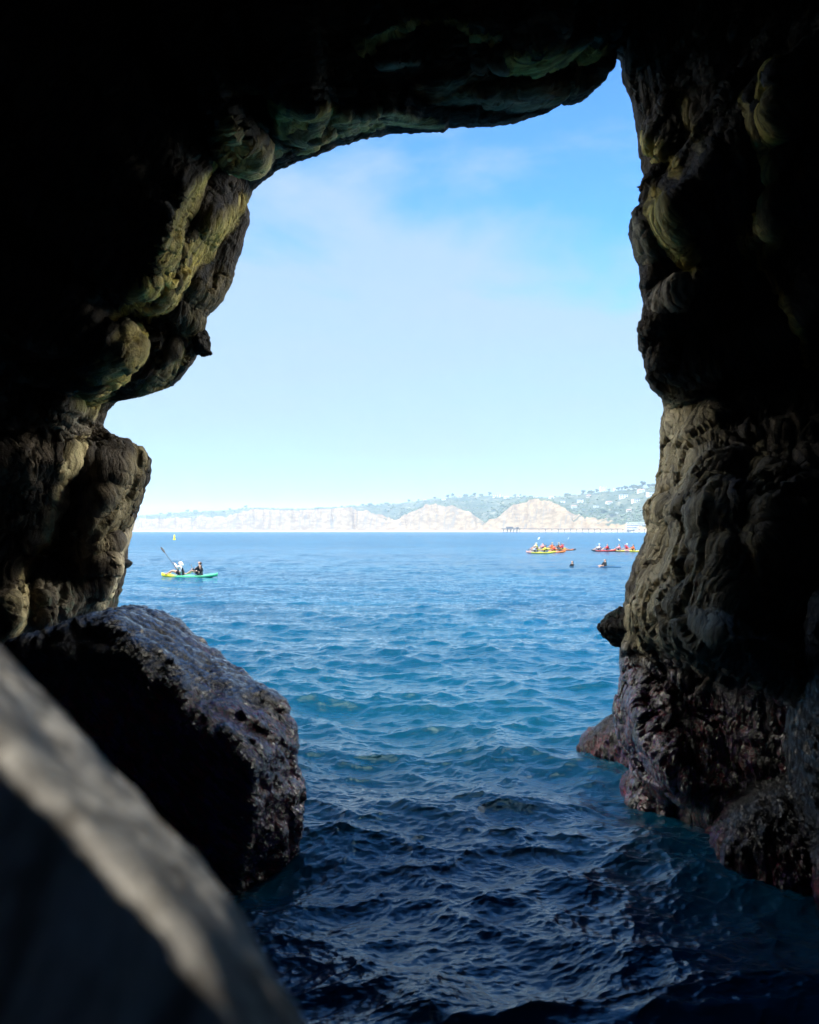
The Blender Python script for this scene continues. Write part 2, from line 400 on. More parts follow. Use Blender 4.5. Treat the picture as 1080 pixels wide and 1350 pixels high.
def normals(V):
    du = np.gradient(V, axis=0); dv = np.roll(V, -1, 1)-np.roll(V, 1, 1)
    n = np.cross(du, dv); n /= (np.linalg.norm(n, axis=-1, keepdims=True)+1e-9)
    c = np.array([0.0, 2.0, CH])
    sgn = np.sign(np.sum(n*(c-V), -1, keepdims=True)); sgn[sgn == 0] = 1
    return n*sgn
fade = np.clip(e/0.06, 0, 1)[..., None]
for it in range(1):
    n = normals(V)
    big = fbm(V*0.55, 3, seed=41)[..., None]*0.20
    V = V + n*big*np.clip(e/0.25, 0, 1)[..., None]
# erosion relief: flutes and flow lines that follow the rim
A_ = 2.3
thc = np.cos(ang_u)[None, :]+0*e; ths = np.sin(ang_u)[None, :]+0*e
warp = np.stack([fbm(V*0.7, 3, seed=51), fbm(V*0.7, 2, seed=52), fbm(V*0.7, 2, seed=53)], -1)
FLOW = np.stack([e*11, thc*A_, ths*A_], -1) + warp*np.array([0.8, .25, .25])
n = normals(V)
flute = fbm(FLOW, 3, gain=0.5, seed=60, ridged=True)[..., None]
med = fbm(V*1.6+warp, 4, gain=0.5, seed=70)[..., None]
amp_mod = np.clip(0.6+1.2*fbm(V*0.6, 2, seed=75), 0.15, 1.4)[..., None]
V = V + n*(flute*0.12*amp_mod + med*0.07)*(0.12+0.88*fade)
n = normals(V)
f2_ = fbm(FLOW*np.array([2.6, 1.3, 1.3]), 4, gain=0.62, seed=80, ridged=True)
V = V + n*(np.sign(f2_)*np.abs(f2_)**0.8)[..., None]*0.062*amp_mod*(0.3+0.7*fade)
n = normals(V)
# bedding ledges, pits and broken edges
wz = V[..., 2]*2.1+0.35*V[..., 0]+1.5*fbm(V*0.5, 3, seed=86)
led = np.abs((wz % 1)-0.5)*2
V = V + n*((led**3)*0.03*np.clip(fbm(V*0.45, 2, seed=87)*3+0.3, 0, 1))[..., None]*fade
pit = np.clip(fbm(V*5.0, 3, gain=0.6, seed=88)-0.16, 0, 1)[..., None]
V = V - n*pit*0.07*fade
n = normals(V)
V = V + n*(fbm(FLOW*np.array([6.5, 2.2, 2.2]), 3, gain=0.6, seed=83, ridged=True)[..., None]*0.015*(0.3+0.7*fade))
V = V + n*(fbm(V*11, 4, gain=0.6, seed=85)[..., None]*0.014)

# joints and fractures
for sd_, ax in ((120, (0.55, 0.5, 1.5)), (130, (1.5, 0.6, 0.45))):
    cn = fbm(V*np.array(ax)*0.9+0.4*warp, 3, gain=0.45, seed=sd_)
    V = V - n*(np.clip(1-np.abs(cn)/0.035, 0, 1)*0.07*np.clip(0.5+2*fbm(V*0.5, 1, seed=sd_+5), 0, 1))[..., None]*fade
    V = V + n*(np.where(cn > 0, 0.05, 0.0)*np.clip(np.abs(cn)/0.02, 0, 1))[..., None]*fade

# tunnel behind the sculpted zone, closed at the back of the cave
last = V[-1]
ca = last[:, 0].copy(); cz = (last[:, 2]-CH).copy()
rows = []
TB = np.unique(np.concatenate([np.linspace(0, 1, 60)[1:], (np.arange(-3.6, -6.6, -0.03)-5.5)/(-11.0-5.5)]))
NB = len(TB)
for t in TB:
    Yk = last[:, 1]*(1-t) + (-11.0)*t
    rad = 1.0 + 0.12*math.sin(t*math.pi)
    tgt_r = 7.0
    th = ang_u
    X = last[:, 0]*(1-t)*rad + (np.cos(th)*tgt_r)*t
    Zk = (last[:, 2]-CH)*(1-t)*rad + (np.sin(th)*tgt_r*0.9)*t + CH
    rows.append(np.stack([X, Yk, Zk], -1))
for k in range(1, 14):
    t = k/13.0; sft = math.cos(t*math.pi/2)
    b0 = rows[NB-1]
    rows.append(np.stack([b0[:, 0]*sft, b0[:, 1]-3.5*math.sin(t*math.pi/2)+0*b0[:, 0], (b0[:, 2]-CH)*sft+CH], -1))
B = np.stack(rows)
nb = fbm(B*0.35, 4, seed=90)[..., None]
B = B + normals(B)*nb*np.linspace(0.0, 1.3, len(B))[:, None, None]
# outside of the headland: lip, cliff face, and top falling back
outr = []
rimP = V[0]
for k in range(1, 9):
    t = k/8
    Yk = rimP[:, 1] + 1.8*t*t
    sx = 1.0 + 0.035*k
    base_px = np.stack([(rimP[:, 0]/rimP[:, 1]), (rimP[:, 2]-CH)/rimP[:, 1]], -1)
    outr.append(np.stack([base_px[:, 0]*sx*Yk, Yk, CH+base_px[:, 1]*sx*Yk], -1))
l8 = outr[-1]
for k in range(1, 26):
    t = (k/25)**1.5
    tgt = np.stack([np.cos(ang_u)*55, 15+0*ang_u, np.sin(ang_u)*26], -1)
    outr.append(l8*(1-t)+tgt*t)
l9 = outr[-1]
outr = outr[:33]
O = np.stack(outr[::-1])
wt = np.concatenate([np.full(25, 1.0), np.linspace(1, 0, 8)])[:, None, None]
O = O + np.array([0, 1.0, 0])*(fbm(O*0.22, 4, seed=95)[..., None]*2.2+0.9)*wt
FULL = np.concatenate([O, V, B])
FULL[..., 2] = np.where(FULL[..., 2] < -2.6, -2.6+0.12*fbm(FULL[..., :]*0.8, 2, seed=99), FULL[..., 2])
nO, nV, nB = len(O), len(V), len(B)
ALG_LIT_F = np.concatenate([np.zeros((nO, NT_)), ALG, np.zeros((nB, NT_))])
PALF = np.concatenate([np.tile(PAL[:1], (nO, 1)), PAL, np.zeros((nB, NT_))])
FLOWF = np.concatenate([np.repeat(FLOW[:1], nO, 0)+np.linspace(-8, 0, nO)[:, None, None]*np.array([1., 0, 0]), FLOW, FLOW[-1:]+np.linspace(0.1, 12, nB)[:, None, None]*np.array([1., 0, 0])])
# whole-shell normals so that pieces meet without a seam
fn = np.cross(np.gradient(FULL, axis=0), np.roll(FULL, -1, 1)-np.roll(FULL, 1, 1))
fn /= (np.linalg.norm(fn, axis=-1, keepdims=True)+1e-9)
mid = FULL[nO+nV//2]; inw = np.sum(fn[nO+nV//2]*(np.array([0, 5, CH])-mid), -1).mean()
if inw < 0: fn = -fn
FLIP = inw > 0
# unseen openings added to light the near ledge: sun slot and sky hole
SD = np.array(sdir)
HOLE = np.zeros(FULL.shape[:2], bool)
for (x, y) in [(x0, 858+x0*1.065) for x0 in range(-20, 330, 18)]:
    yb = (y-600)/1000; T = px(x-16, y+10, (1.25-0.45*yb)*0.86)
    w_ = FULL-T; tl = w_@SD; dl = np.linalg.norm(w_-tl[..., None]*SD, axis=-1)
    HOLE |= (dl < 0.50) & (tl > 0.5)
cd = np.array([0.35, -0.70, 0.62]); cd /= np.linalg.norm(cd); w_ = FULL-np.array([-0.6, 0.6, 2.7]); tl = w_@cd
HOLE |= (np.linalg.norm(w_-tl[..., None]*cd, axis=-1) < 1.1) & (tl > 0.5)
HOLE[:nO+nV-40] = False
# which columns belong to which piece
def col_of(x, y):
    return int(np.argmin(np.hypot(rim[:, 0]-x, rim[:, 1]-y)))
c_notch = 0
c_wr = col_of(836, 1120); c_wl = col_of(150, 1120); c_knot = col_of(327, 268)
def cave_piece(name, c0, c1, label):
    cols = np.arange(c0, c1+1) % NT_
    sub = FULL[:, cols]
    me = grid_mesh(name, sub, attrs={'algae_lit': ALG_LIT_F[:, cols], 'pale': PALF[:, cols], 'flow': FLOWF[:, cols]}, flip=FLIP, hole=HOLE[:, cols])
    o = link(name, me, M_rock); tag(o, label, kind='structure')
    return o
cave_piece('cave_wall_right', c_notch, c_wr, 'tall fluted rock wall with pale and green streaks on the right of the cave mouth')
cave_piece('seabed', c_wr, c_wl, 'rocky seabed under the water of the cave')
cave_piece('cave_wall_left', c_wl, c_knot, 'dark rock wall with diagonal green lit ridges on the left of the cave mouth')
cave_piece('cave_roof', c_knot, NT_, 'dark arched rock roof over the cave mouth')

# ------------------------------------------------------------------ free rocks
def hull_rock(name, pts, voxel, mat, seed, amps, label, stretch=(1, 1, 1), rot=None, cat='rock', smooth_it=10, algae_lit=None, origin=None):
    bm = bmesh.new()
    for p in pts: bm.verts.new(p)
    r = bmesh.ops.convex_hull(bm, input=bm.verts)
    junk = [g for g in r['geom_interior'] if isinstance(g, bmesh.types.BMVert)]
    bmesh.ops.delete(bm, geom=junk, context='VERTS')
    me = bpy.data.meshes.new(name+'_hull'); bm.to_mesh(me); bm.free()
    tmp = bpy.data.objects.new('tmp', me); C.objects.link(tmp)
    md = tmp.modifiers.new('r', 'REMESH'); md.mode = 'VOXEL'; md.voxel_size = voxel; md.use_smooth_shade = True
    sm = tmp.modifiers.new('s', 'SMOOTH'); sm.iterations = smooth_it; sm.factor = 0.6
    dg = bpy.context.evaluated_depsgraph_get()
    m2 = bpy.data.meshes.new_from_object(tmp.evaluated_get(dg)); m2.name = name
    bpy.data.objects.remove(tmp)
    n = len(m2.vertices)
    for scale, amp, ridged, st in amps:
        co = np.empty(n*3); m2.vertices.foreach_get('co', co); co = co.reshape(-1, 3)
        m2.update()
        no = np.empty(n*3, dtype=np.float32); m2.vertices.foreach_get('normal', no); no = no.reshape(-1, 3)
        pp = co.copy()
        if rot is not None: pp = pp @ np.array(rot.to_3x3()).T
        pp = pp*scale*np.array(st)
        wv = fbm(co*scale*0.5, 2, seed=seed+5)[:, None]
        co = co + no*(amp*fbm(pp+wv, 4, gain=0.55, seed=seed, ridged=ridged)[:, None])
        m2.vertices.foreach_set('co', co.astype(np.float32).ravel()); seed += 7
    org = np.array(origin if origin is not None else (0, 0, 0), float)
    co = np.empty(n*3); m2.vertices.foreach_get('co', co); co = co.reshape(-1, 3) - org
    m2.vertices.foreach_set('co', co.astype(np.float32).ravel())
    if algae_lit:
        for kname, fn_ in algae_lit.items():
            at = m2.attributes.new(kname, 'FLOAT', 'POINT'); at.data.foreach_set('value', np.clip(fn_(co+org), 0, 1).astype(np.float32))
    m2.polygons.foreach_set('use_smooth', np.ones(len(m2.polygons), dtype=bool)); m2.update()
    m2.materials.clear()
    o = link(name, m2, mat); o.location = tuple(org)
    tag(o, label, cat)
    return o

# the big wet boulder beside the left wall
bp_ = [(10,852,8.6),(60,838,8.8),(140,818,8.7),(185,868,8.3),(300,968,7.9),(325,1005,7.8),(330,1085,7.9),(296,1148,8.0),
       (182,805,10.4),(222,818,10.3),(240,850,9.9),(320,905,9.3),(372,932,8.9),(384,958,8.8),(394,1050,8.7),(386,1105,8.6),
       (60,850,11.0),(20,1250,8.2),(200,1280,8.2),(290,1260,8.3),(370,1180,9.0),(330,1200,10.5),(80,1150,11.5),(340,960,10.2)]
R45 = Matrix.Rotation(math.radians(-42), 4, 'Y')
M_boulder = rock_material('wet_boulder_rock', dry=(0.045, 0.045, 0.05), dark=(0.012, 0.012, 0.014), wet_z=3.8, bump=0.8, red_z=1.6, srot=math.radians(-42))
bo = hull_rock('boulder', [px(*p) for p in bp_], 0.028, M_boulder, 100,
    [(0.9, 0.07, False, (1, 1, 1)), (2.2, 0.09, True, (0.35, 1.0, 1.3)), (6.5, 0.032, True, (0.20, 0.9, 1.5)), (18.0, 0.009, True, (0.25, 1, 1.3)), (40.0, 0.006, False, (0.6, 1, 1))],
    'big wet boulder with a black face and glistening crust beside the left wall', rot=R45, cat='boulder', smooth_it=3,
    origin=px(200, 1000, 9)*np.array([1, 1, 0]))

# low ledge and knobs at the foot of the right wall
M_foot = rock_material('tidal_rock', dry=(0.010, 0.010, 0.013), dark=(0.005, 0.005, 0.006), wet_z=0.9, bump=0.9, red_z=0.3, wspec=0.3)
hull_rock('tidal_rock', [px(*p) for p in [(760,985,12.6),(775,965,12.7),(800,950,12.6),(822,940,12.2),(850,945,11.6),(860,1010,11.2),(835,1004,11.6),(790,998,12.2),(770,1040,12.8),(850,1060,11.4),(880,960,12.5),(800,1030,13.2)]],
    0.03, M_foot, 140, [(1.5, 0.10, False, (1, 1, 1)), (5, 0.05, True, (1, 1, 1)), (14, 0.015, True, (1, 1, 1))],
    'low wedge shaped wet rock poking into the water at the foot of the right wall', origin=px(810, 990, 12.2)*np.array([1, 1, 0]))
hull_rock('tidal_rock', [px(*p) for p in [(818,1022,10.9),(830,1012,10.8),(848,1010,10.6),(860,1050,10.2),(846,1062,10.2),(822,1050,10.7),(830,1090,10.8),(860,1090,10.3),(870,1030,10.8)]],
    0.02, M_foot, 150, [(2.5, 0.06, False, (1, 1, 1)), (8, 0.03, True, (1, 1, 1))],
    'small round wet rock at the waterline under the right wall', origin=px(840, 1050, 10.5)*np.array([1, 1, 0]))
hull_rock('jutting_rock', [px(*p) for p in [(789,827,11.0),(797,816,11.0),(812,808,11.05),(835,798,11.0),(875,800,10.7),(880,860,10.5),(835,856,10.8),(806,847,11.0),(796,837,11.0),(820,812,11.3),(820,840,11.3),(835,830,10.55),(806,828,10.75)]],
    0.016, M_jut, 160, [(2.5, 0.05, False, (1, 1, 1)), (7, 0.045, True, (1, 1, 1)), (20, .015, True, (1, 1, 1))],
    'dark flat rock spur jutting out of the right wall over the water', smooth_it=3, origin=px(825, 828, 10.85))
hull_rock('jutting_rock', [px(*p) for p in [(258,432,11.5),(274,436,11.5),(276,450,11.5),(270,456,11.5),(279,467,11.5),(268,470,11.5),(255,464,11.5),(240,455,11.6),(240,438,11.6),(262,450,11.8),(262,450,11.2)]],
    0.010, M_jut, 170, [(5, 0.05, False, (1, 1, 1)), (14, 0.022, True, (1, 1, 1))],
    'small hooked rock knob hanging from the left wall against the sky', origin=px(255, 450, 11.5))
hull_rock('jutting_rock', [px(*p) for p in [(158,735,13.7),(170,737,13.7),(177,742,13.7),(172,748,13.7),(160,752,13.7),(150,745,13.8),(165,743,13.9),(165,743,13.5)]],
    0.014, M_jut, 180, [(4, 0.02, False, (1, 1, 1))],
    'tiny rock knob on the left wall edge above the boulder', origin=px(160, 743, 13.7))

# dark outcrop at the lower right with a wet edge
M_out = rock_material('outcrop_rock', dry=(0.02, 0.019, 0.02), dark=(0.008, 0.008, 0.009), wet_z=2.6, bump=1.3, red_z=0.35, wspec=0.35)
oe = [(938,1128),(936,1098),(958,1064),(985,1044),(1012,1030),(1040,1008)]
opts = [px(x, y, 9.2) for x, y in oe]+[px(x+26, y+24, 8.1) for x, y in oe]+[px(*p) for p in [(960,1150,8.4),(1010,1165,7.9),(1110,1200,7.3),(1160,1000,9.2),(1160,1010,7.8),(1200,1150,7.0),(1200,1300,7.0),(960,1260,8.6),(1100,1400,7.3),(1010,1260,9.6)]]
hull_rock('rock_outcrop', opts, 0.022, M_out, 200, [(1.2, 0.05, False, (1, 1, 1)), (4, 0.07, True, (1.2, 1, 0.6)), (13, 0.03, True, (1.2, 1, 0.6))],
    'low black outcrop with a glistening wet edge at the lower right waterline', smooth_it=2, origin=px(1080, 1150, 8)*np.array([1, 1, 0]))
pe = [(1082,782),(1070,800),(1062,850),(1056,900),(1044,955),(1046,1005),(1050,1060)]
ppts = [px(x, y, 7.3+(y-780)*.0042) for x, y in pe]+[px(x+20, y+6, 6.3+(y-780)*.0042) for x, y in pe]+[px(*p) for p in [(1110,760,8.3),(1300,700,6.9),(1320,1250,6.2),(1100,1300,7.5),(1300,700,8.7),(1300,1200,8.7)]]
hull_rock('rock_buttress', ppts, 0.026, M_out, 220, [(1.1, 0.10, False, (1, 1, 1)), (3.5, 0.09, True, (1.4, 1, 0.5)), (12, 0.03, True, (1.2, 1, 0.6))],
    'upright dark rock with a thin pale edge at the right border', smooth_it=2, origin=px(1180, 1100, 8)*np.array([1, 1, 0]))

# out of focus ledge right beside the lens
M_near = rock_material('near_ledge_rock', dry=(0.80, 0.76, 0.68), dark=(0.36, 0.34, 0.30), wet_z=-5, bump=0.5, fine=4.0)
near = []
for (x, y) in [(-260,600),(-120,735),(0,855),(70,930),(130,1000),(200,1072),(250,1122),(290,1165),(330,1235),(385,1330),(440,1450),(520,1650)]:
    yb = (y-600)/1000
    Yc_ = 1.25-0.45*yb
    near.append(px(x, y, Yc_)); near.append(px(x-66, y+52, Yc_*0.60)); near.append(px(x-150, y+170, Yc_*0.56))
near += [np.array(p) for p in [(-1.6, 1.2, 2.2), (-1.8, 0.2, 2.5), (-1.4, -0.8, 2.2), (-0.5, -0.8, 2.0), (-2.2, 1.4, -1.5), (-2.4, -1.0, -1.5), (-0.25, -0.8, -1.5), (-0.3, 0.4, -1.5), (-0.8, 0.9, -1.5)]]
ledge = hull_rock('rock_ledge', near, 0.02, M_near, 240, [(2.0, 0.012, False, (1, 1, 1)), (7, 0.012, False, (1, 1, 1)), (20, 0.004, True, (1, 1, 1))],
    'pale blurred rock ledge close to the lens in the lower left corner', smooth_it=3, origin=(-1.2, 0.2, 0))

# unseen rock added beside the viewer so its crest shades all of the ledge but its outer edge
from mathutils.bvhtree import BVHTree
_lm = ledge.data; _off = np.array(ledge.location)
bvh = BVHTree.FromPolygons([tuple(v.co+ledge.location) for v in _lm.vertices], [tuple(p.vertices) for p in _lm.polygons])
hp = []
for (x, y, wd_) in [(-60,795,30),(0,855,40),(70,930,58),(130,1000,74),(200,1072,84),(250,1122,74),(290,1165,44),(320,1215,8),(350,1270,-6),(385,1330,-25)]:
    dv_ = Vector(px(x-wd_*.75, y+wd_*.66, 1.0))-Vector((0, 0, CH)); hit = bvh.ray_cast(Vector((0, 0, CH)), dv_.normalized())
    if hit[0] is None: continue
    Bp = np.array(hit[0]); tt_ = (Bp[1]-0.16)/(-SD[1])
    E = Bp+SD*tt_-np.array([0, 0, 0.055])
    hp += [E, E+np.array([-0.05, -0.22, -0.06]), E+np.array([-0.02, 0.02, -1.2]), E+np.array([-0.1, -0.3, -1.2])]
hp += [np.array(p_) for p_ in ((-.20, .12, 3.18), (-.20, -.1, 3.16), (-.22, .12, 2.6), (-.22, -.1, 2.6))]
hull_rock('unseen_shade_rock', hp, 0.02, M_near, 260, [(6, 0.012, False, (1, 1, 1)), (20, 0.004, False, (1, 1, 1))],
    'added unseen rock crest that shades the blurred ledge on its right', smooth_it=1, origin=(-0.7, 0.0, 0))

# ------------------------------------------------------------------ water
def spectrum_tile(N, L, wind, wdir, rms, seed, kmin=0.0, kmax=1e9, power=4.0):
    r = np.random.default_rng(seed)
    k = 2*np.pi*np.fft.fftfreq(N, L/N)
    kx, ky = np.meshgrid(k, k, indexing='ij'); kk = np.hypot(kx, ky); kk[0, 0] = 1
    Lw = wind**2/9.81
    Ph = np.exp(-1/(kk*Lw)**2)/kk**power * (0.25+0.75*((kx*math.cos(wdir)+ky*math.sin(wdir))/kk)**2)
    Ph[(kk < kmin) | (kk > kmax)] = 0; Ph[0, 0] = 0
    A = np.sqrt(Ph)*(r.normal(size=(N, N))+1j*r.normal(size=(N, N)))
    h = np.real(np.fft.ifft2(A)); sc_ = rms/h.std()
    dx = np.real(np.fft.ifft2(-1j*kx/kk*A))*sc_; dy = np.real(np.fft.ifft2(-1j*ky/kk*A))*sc_
    return h*sc_, dx, dy
def sample(tile, L, X, Y):
    N = tile[0].shape[0]
    u = (X/L % 1)*N; v = (Y/L % 1)*N
    i = np.floor(u).astype(int); j = np.floor(v).astype(int); fu = u-i; fv = v-j
    i %= N; j %= N; i1 = (i+1) % N; j1 = (j+1) % N
    return [t[i, j]*(1-fu)*(1-fv)+t[i1, j]*fu*(1-fv)+t[i, j1]*(1-fu)*fv+t[i1, j1]*fu*fv for t in tile]
T1 = spectrum_tile(1024, 61.0, 3.1, math.radians(70), 0.082, 5, kmax=20, power=3.85)
T2 = spectrum_tile(512, 11.3, 2.0, math.radians(115), 0.0125, 6, kmin=4.0, kmax=120, power=3.2)
T3 = spectrum_tile(512, 3.1, 1.0, math.radians(60), 0.0022, 8, kmin=14, kmax=400, power=3.2)
ys = np.concatenate([np.linspace(1800, 1375, 60)[:-1], np.arange(1375, 800, -0.85), np.arange(800, 715, -0.5), np.arange(715, 702.5, -0.4), np.array([702, 701.5, 701.1, 700.9, 700.75])])
rngs = CH*F/(ys-HY)
rngs = np.concatenate([[0.02, 1.0, 2.0], rngs]); rngs = np.sort(rngs)
hx = np.linspace(-600, 600, 900)
azf = np.arctan(hx/F)
azo = np.linspace(azf[-1], 2*np.pi+azf[0], 90)[1:-1]
az = np.concatenate([azf, azo])
Yr = rngs[:, None]
X = Yr*np.tan(azf)[None, :]; Yw = np.repeat(Yr, len(azf), 1)
Xo = Yr/np.cos(azf[-1])*np.sin(azo)[None, :]; Yo = Yr/np.cos(azf[-1])*np.cos(azo)[None, :]
X = np.concatenate([X, Xo], 1); Yw = np.concatenate([Yw, Yo], 1)
D = np.hypot(X, Yw)
f1 = np.clip(1.0-(D-12)/60, 0.42, 1)*np.clip(1.0-(D-60)/900, 0.25, 1); f1 = np.where(D > 1500, 0, f1)
f2 = np.clip(1.4-D/110, 0.15, 1)*(1+0.5*np.clip((D-10)/25, 0, 1)); f3 = np.clip(1.4-D/26, 0, 1)
coarse = np.ones_like(D); coarse[:, len(azf):] = 0.3
h1, dx1, dy1 = sample(T1, 61.0, X, Yw); h2, dx2, dy2 = sample(T2, 11.3, X*0.96+Yw*0.28, Yw*0.96-X*0.28)
h3, dx3, dy3 = sample(T3, 3.1, X, Yw)
gust = 0.75+0.6*fbm(np.stack([X*0.12, Yw*0.06, 0*X], -1), 3, seed=300)
gust = np.clip(gust, 0.25, 1.5)
Wz = (h1*f1*(0.75+0.25*gust) + h2*f2*gust + h3*f3*gust)*coarse
# swell lines
Wz += 0.03*np.sin(Yw*0.62+X*0.10+2.0*fbm(np.stack([X*0.07, Yw*0.07, 0*X], -1), 2, seed=310))*np.clip(1-D/150, 0, 1)*np.clip(D/6, 0, 1)
ch = 1.15
Wx = X - ch*(dx1*f1+dx2*f2)*coarse; Wy = Yw - ch*(dy1*f1+dy2*f2)*coarse
m_w, t_, b_ = new_mat('sea_water'); N = NT(t_)
P = N.n('ShaderNodeNewGeometry').outputs['Position']
sp = N.n('ShaderNodeSeparateXYZ'); N.put(sp.inputs[0], P)
dist = sp.outputs[1]
nn = N.noise(P, 0.05, 5).outputs['Fac']
N.put(b_.inputs['Base Color'], N.mix(N.rng(nn, 0.35, 0.65), (0.001, 0.056, 0.120, 1), (0.002, 0.084, 0.165, 1)))
b_.inputs['IOR'].default_value = 1.333; b_.inputs['Specular Tint'].default_value = (0.36, 0.88, 1.0, 1); b_.inputs['Roughness'].default_value = 0.06
N.put(b_.inputs['Roughness'], N.rng(dist, 10, 200, 0.05, 0.22, smooth=False))
n1 = N.noise(N.map(P, (1.0, 1.6, 1), (0, 0, 0.3)), 4.0, 5, 0.6, 0.4).outputs['Fac']
n2 = N.noise(N.map(P, (0.35, 1.0, 1)), 0.9, 6, 0.62, 0.3).outputs['Fac']
n3 = N.noise(N.map(P, (0.25, 1.0, 1)), 0.12, 6, 0.62).outputs['Fac']
near_h = N.m('MULTIPLY', n1, N.rng(dist, 8, 60, 0.02, 0.0))
mid_h = N.m('MULTIPLY', n2, N.rng(dist, 12, 70, 0.06, 0.40))
far_h = N.m('MULTIPLY', n3, N.rng(dist, 60, 500, 0.0, 1.8))
bpn = N.n('ShaderNodeBump'); bpn.inputs['Strength'].default_value = 1.0; bpn.inputs['Distance'].default_value = 1.0
N.put(bpn.inputs['Height'], N.m('ADD', near_h, N.m('ADD', mid_h, far_h))); N.put(b_.inputs['Normal'], bpn.outputs[0])
me = grid_mesh('water', np.stack([Wx, Wy, Wz], -1), wrap=True, flip=True)
wo = link('water', me, m_w); tag(wo, 'choppy deep blue sea running from the cave floor to the far coast', kind='structure')

# ------------------------------------------------------------------ far coast
def lerp_tab(tab, x):
    a = np.array(tab, float); return np.interp(x, a[:, 0], a[:, 1])
YC = [(-700,5600),(100,4300),(300,3900),(530,3300),(640,2900),(760,2450),(870,2050),(1100,1700),(1700,1300)]
RID = [(-700,692),(100,684),(180,681),(250,676),(330,671),(400,672),(470,668),(530,664),(560,660),(600,656),(640,654),(690,656),(720,657),(760,653),(790,649),(830,646),(870,642),(1000,634),(1700,600)]
CLF = [(-700,694),(180,685),(230,682),(300,681),(325,674),(345,670),(390,669),(420,671),(445,667),(465,671),(500,678),(520,686),(535,678),(548,672),(562,666),(600,668),(622,676),(640,690),(655,683),(675,668),(700,658),(735,664),(750,676),(775,683),(800,685),(840,691),(870,695),(1000,696),(1700,690)]
cx = np.linspace(-600, 1600, 1500)
Ysh = lerp_tab(YC, cx)
yr = lerp_tab(RID, cx) + 0.8*fbm(np.stack([cx/18, 0*cx, 0*cx], -1), 4, seed=400)
yc = lerp_tab(CLF, cx) + 6.0*fbm(np.stack([cx/13, 0*cx, 0*cx], -1), 5, gain=.6, seed=410)
yc = np.maximum(yc, yr+1.0)
dI = np.concatenate([[-60, 0, 20, 40], np.linspace(55, 170, 46), np.linspace(185, 1100, 60), [1300, 1800, 2600]])
Hc = (HY-yc)/F*(Ysh+150)+CH; Hr = (HY-yr)/F*(Ysh+900)+CH
cc = cx[:, None]; d2 = dI[None, :]
S = Ysh[:, None]
Xc = (cc-HX)/F*S
gul = fbm(np.stack([Xc/55+0*d2, S/300+0*d2, 0*Xc+0*d2], -1), 4, gain=0.6, seed=420, ridged=True)
dg_ = d2 + gul*85*np.clip(d2/60, 0, 1)
t1 = np.clip((dg_-45)/110, 0, 1)
Zc = np.where(d2 <= 45, np.interp(d2, [-60, 0, 45], [-3, 0.6, 5]), 5+(Hc[:, None]-5)*(t1**0.75))
t2 = np.clip((d2-160)/750, 0, 1); t2s = t2*t2*(3-2*t2)
Zc = Zc + (Hr[:, None]-Hc[:, None])*t2s
Zc = Zc - np.clip((d2-950)/1600, 0, 1)*35
base3 = np.stack([Xc+0*d2, S+d2, 0*d2+0*Xc], -1)
rough = fbm(base3/60, 5, gain=0.55, seed=430)
Zc = Zc + rough*np.where(d2 > 45, 7, 0)*np.clip((d2-45)/60, 0, 1)
persp = (S+d2)/S       # columns run inland along the sight line's own azimuth
Vc = np.stack([Xc*persp, S+d2, Zc], -1)
m_h, t_, b_ = new_mat('coast_earth'); N = NT(t_)
g = N.n('ShaderNodeNewGeometry'); P = g.outputs['Position']; nrm = N.n('ShaderNodeSeparateXYZ'); N.put(nrm.inputs[0], g.outputs['True Normal'])
cl = N.n('ShaderNodeAttribute', attribute_name='cliff').outputs['Fac']
a1 = N.noise(N.map(P, (1, 1, 1)), 0.012, 8, 0.62).outputs['Fac']; a2 = N.noise(N.map(P, (1, 1, 3.5)), 0.03, 8, 0.6).outputs['Fac']
a3 = N.noise(N.map(P, (3, 3, 0.35)), 0.02, 6, 0.6).outputs['Fac']
sand = N.mix(N.rng(a2, 0.35, 0.65), (0.185, 0.122, 0.058, 1), (0.335, 0.24, 0.13, 1))
sand = N.mix(N.rng(a3, 0.50, 0.66, 0, 0.8), sand, (0.17, 0.15, 0.12, 1))
veg = N.mix(N.rng(a1, 0.4, 0.6), (0.025, 0.05, 0.03, 1), (0.075, 0.09, 0.055, 1))
veg = N.mix(N.rng(a2, 0.56, 0.66, 0, 0.7), veg, (0.30, 0.26, 0.18, 1))
msk = N.rng(N.m('ADD', cl, N.m('MULTIPLY', N.m('SUBTRACT', a1, 0.5), 1.3)), 0.40, 0.56)
N.put(b_.inputs['Base Color'], N.mix(msk, veg, sand)); b_.inputs['Roughness'].default_value = 0.95; b_.inputs['Specular IOR Level'].default_value = 0.1
steep = np.abs(np.gradient(Zc, axis=1)/np.gradient(dI)[None, :])
cliff = np.clip((dg_ < 165)*1.0*(d2 > 10)*(0.30+steep*0.9), 0, 1)
cliff = np.where((Hc[:, None] < 24) & (d2 > 60), cliff*0.3, cliff)
me = grid_mesh('hills', Vc.transpose(1, 0, 2), attrs={'cliff': cliff.T}, flip=False)
ho = link('hills', me, m_h); tag(ho, 'hazy coast of pale sandstone cliffs under scrub covered hills', kind='structure')
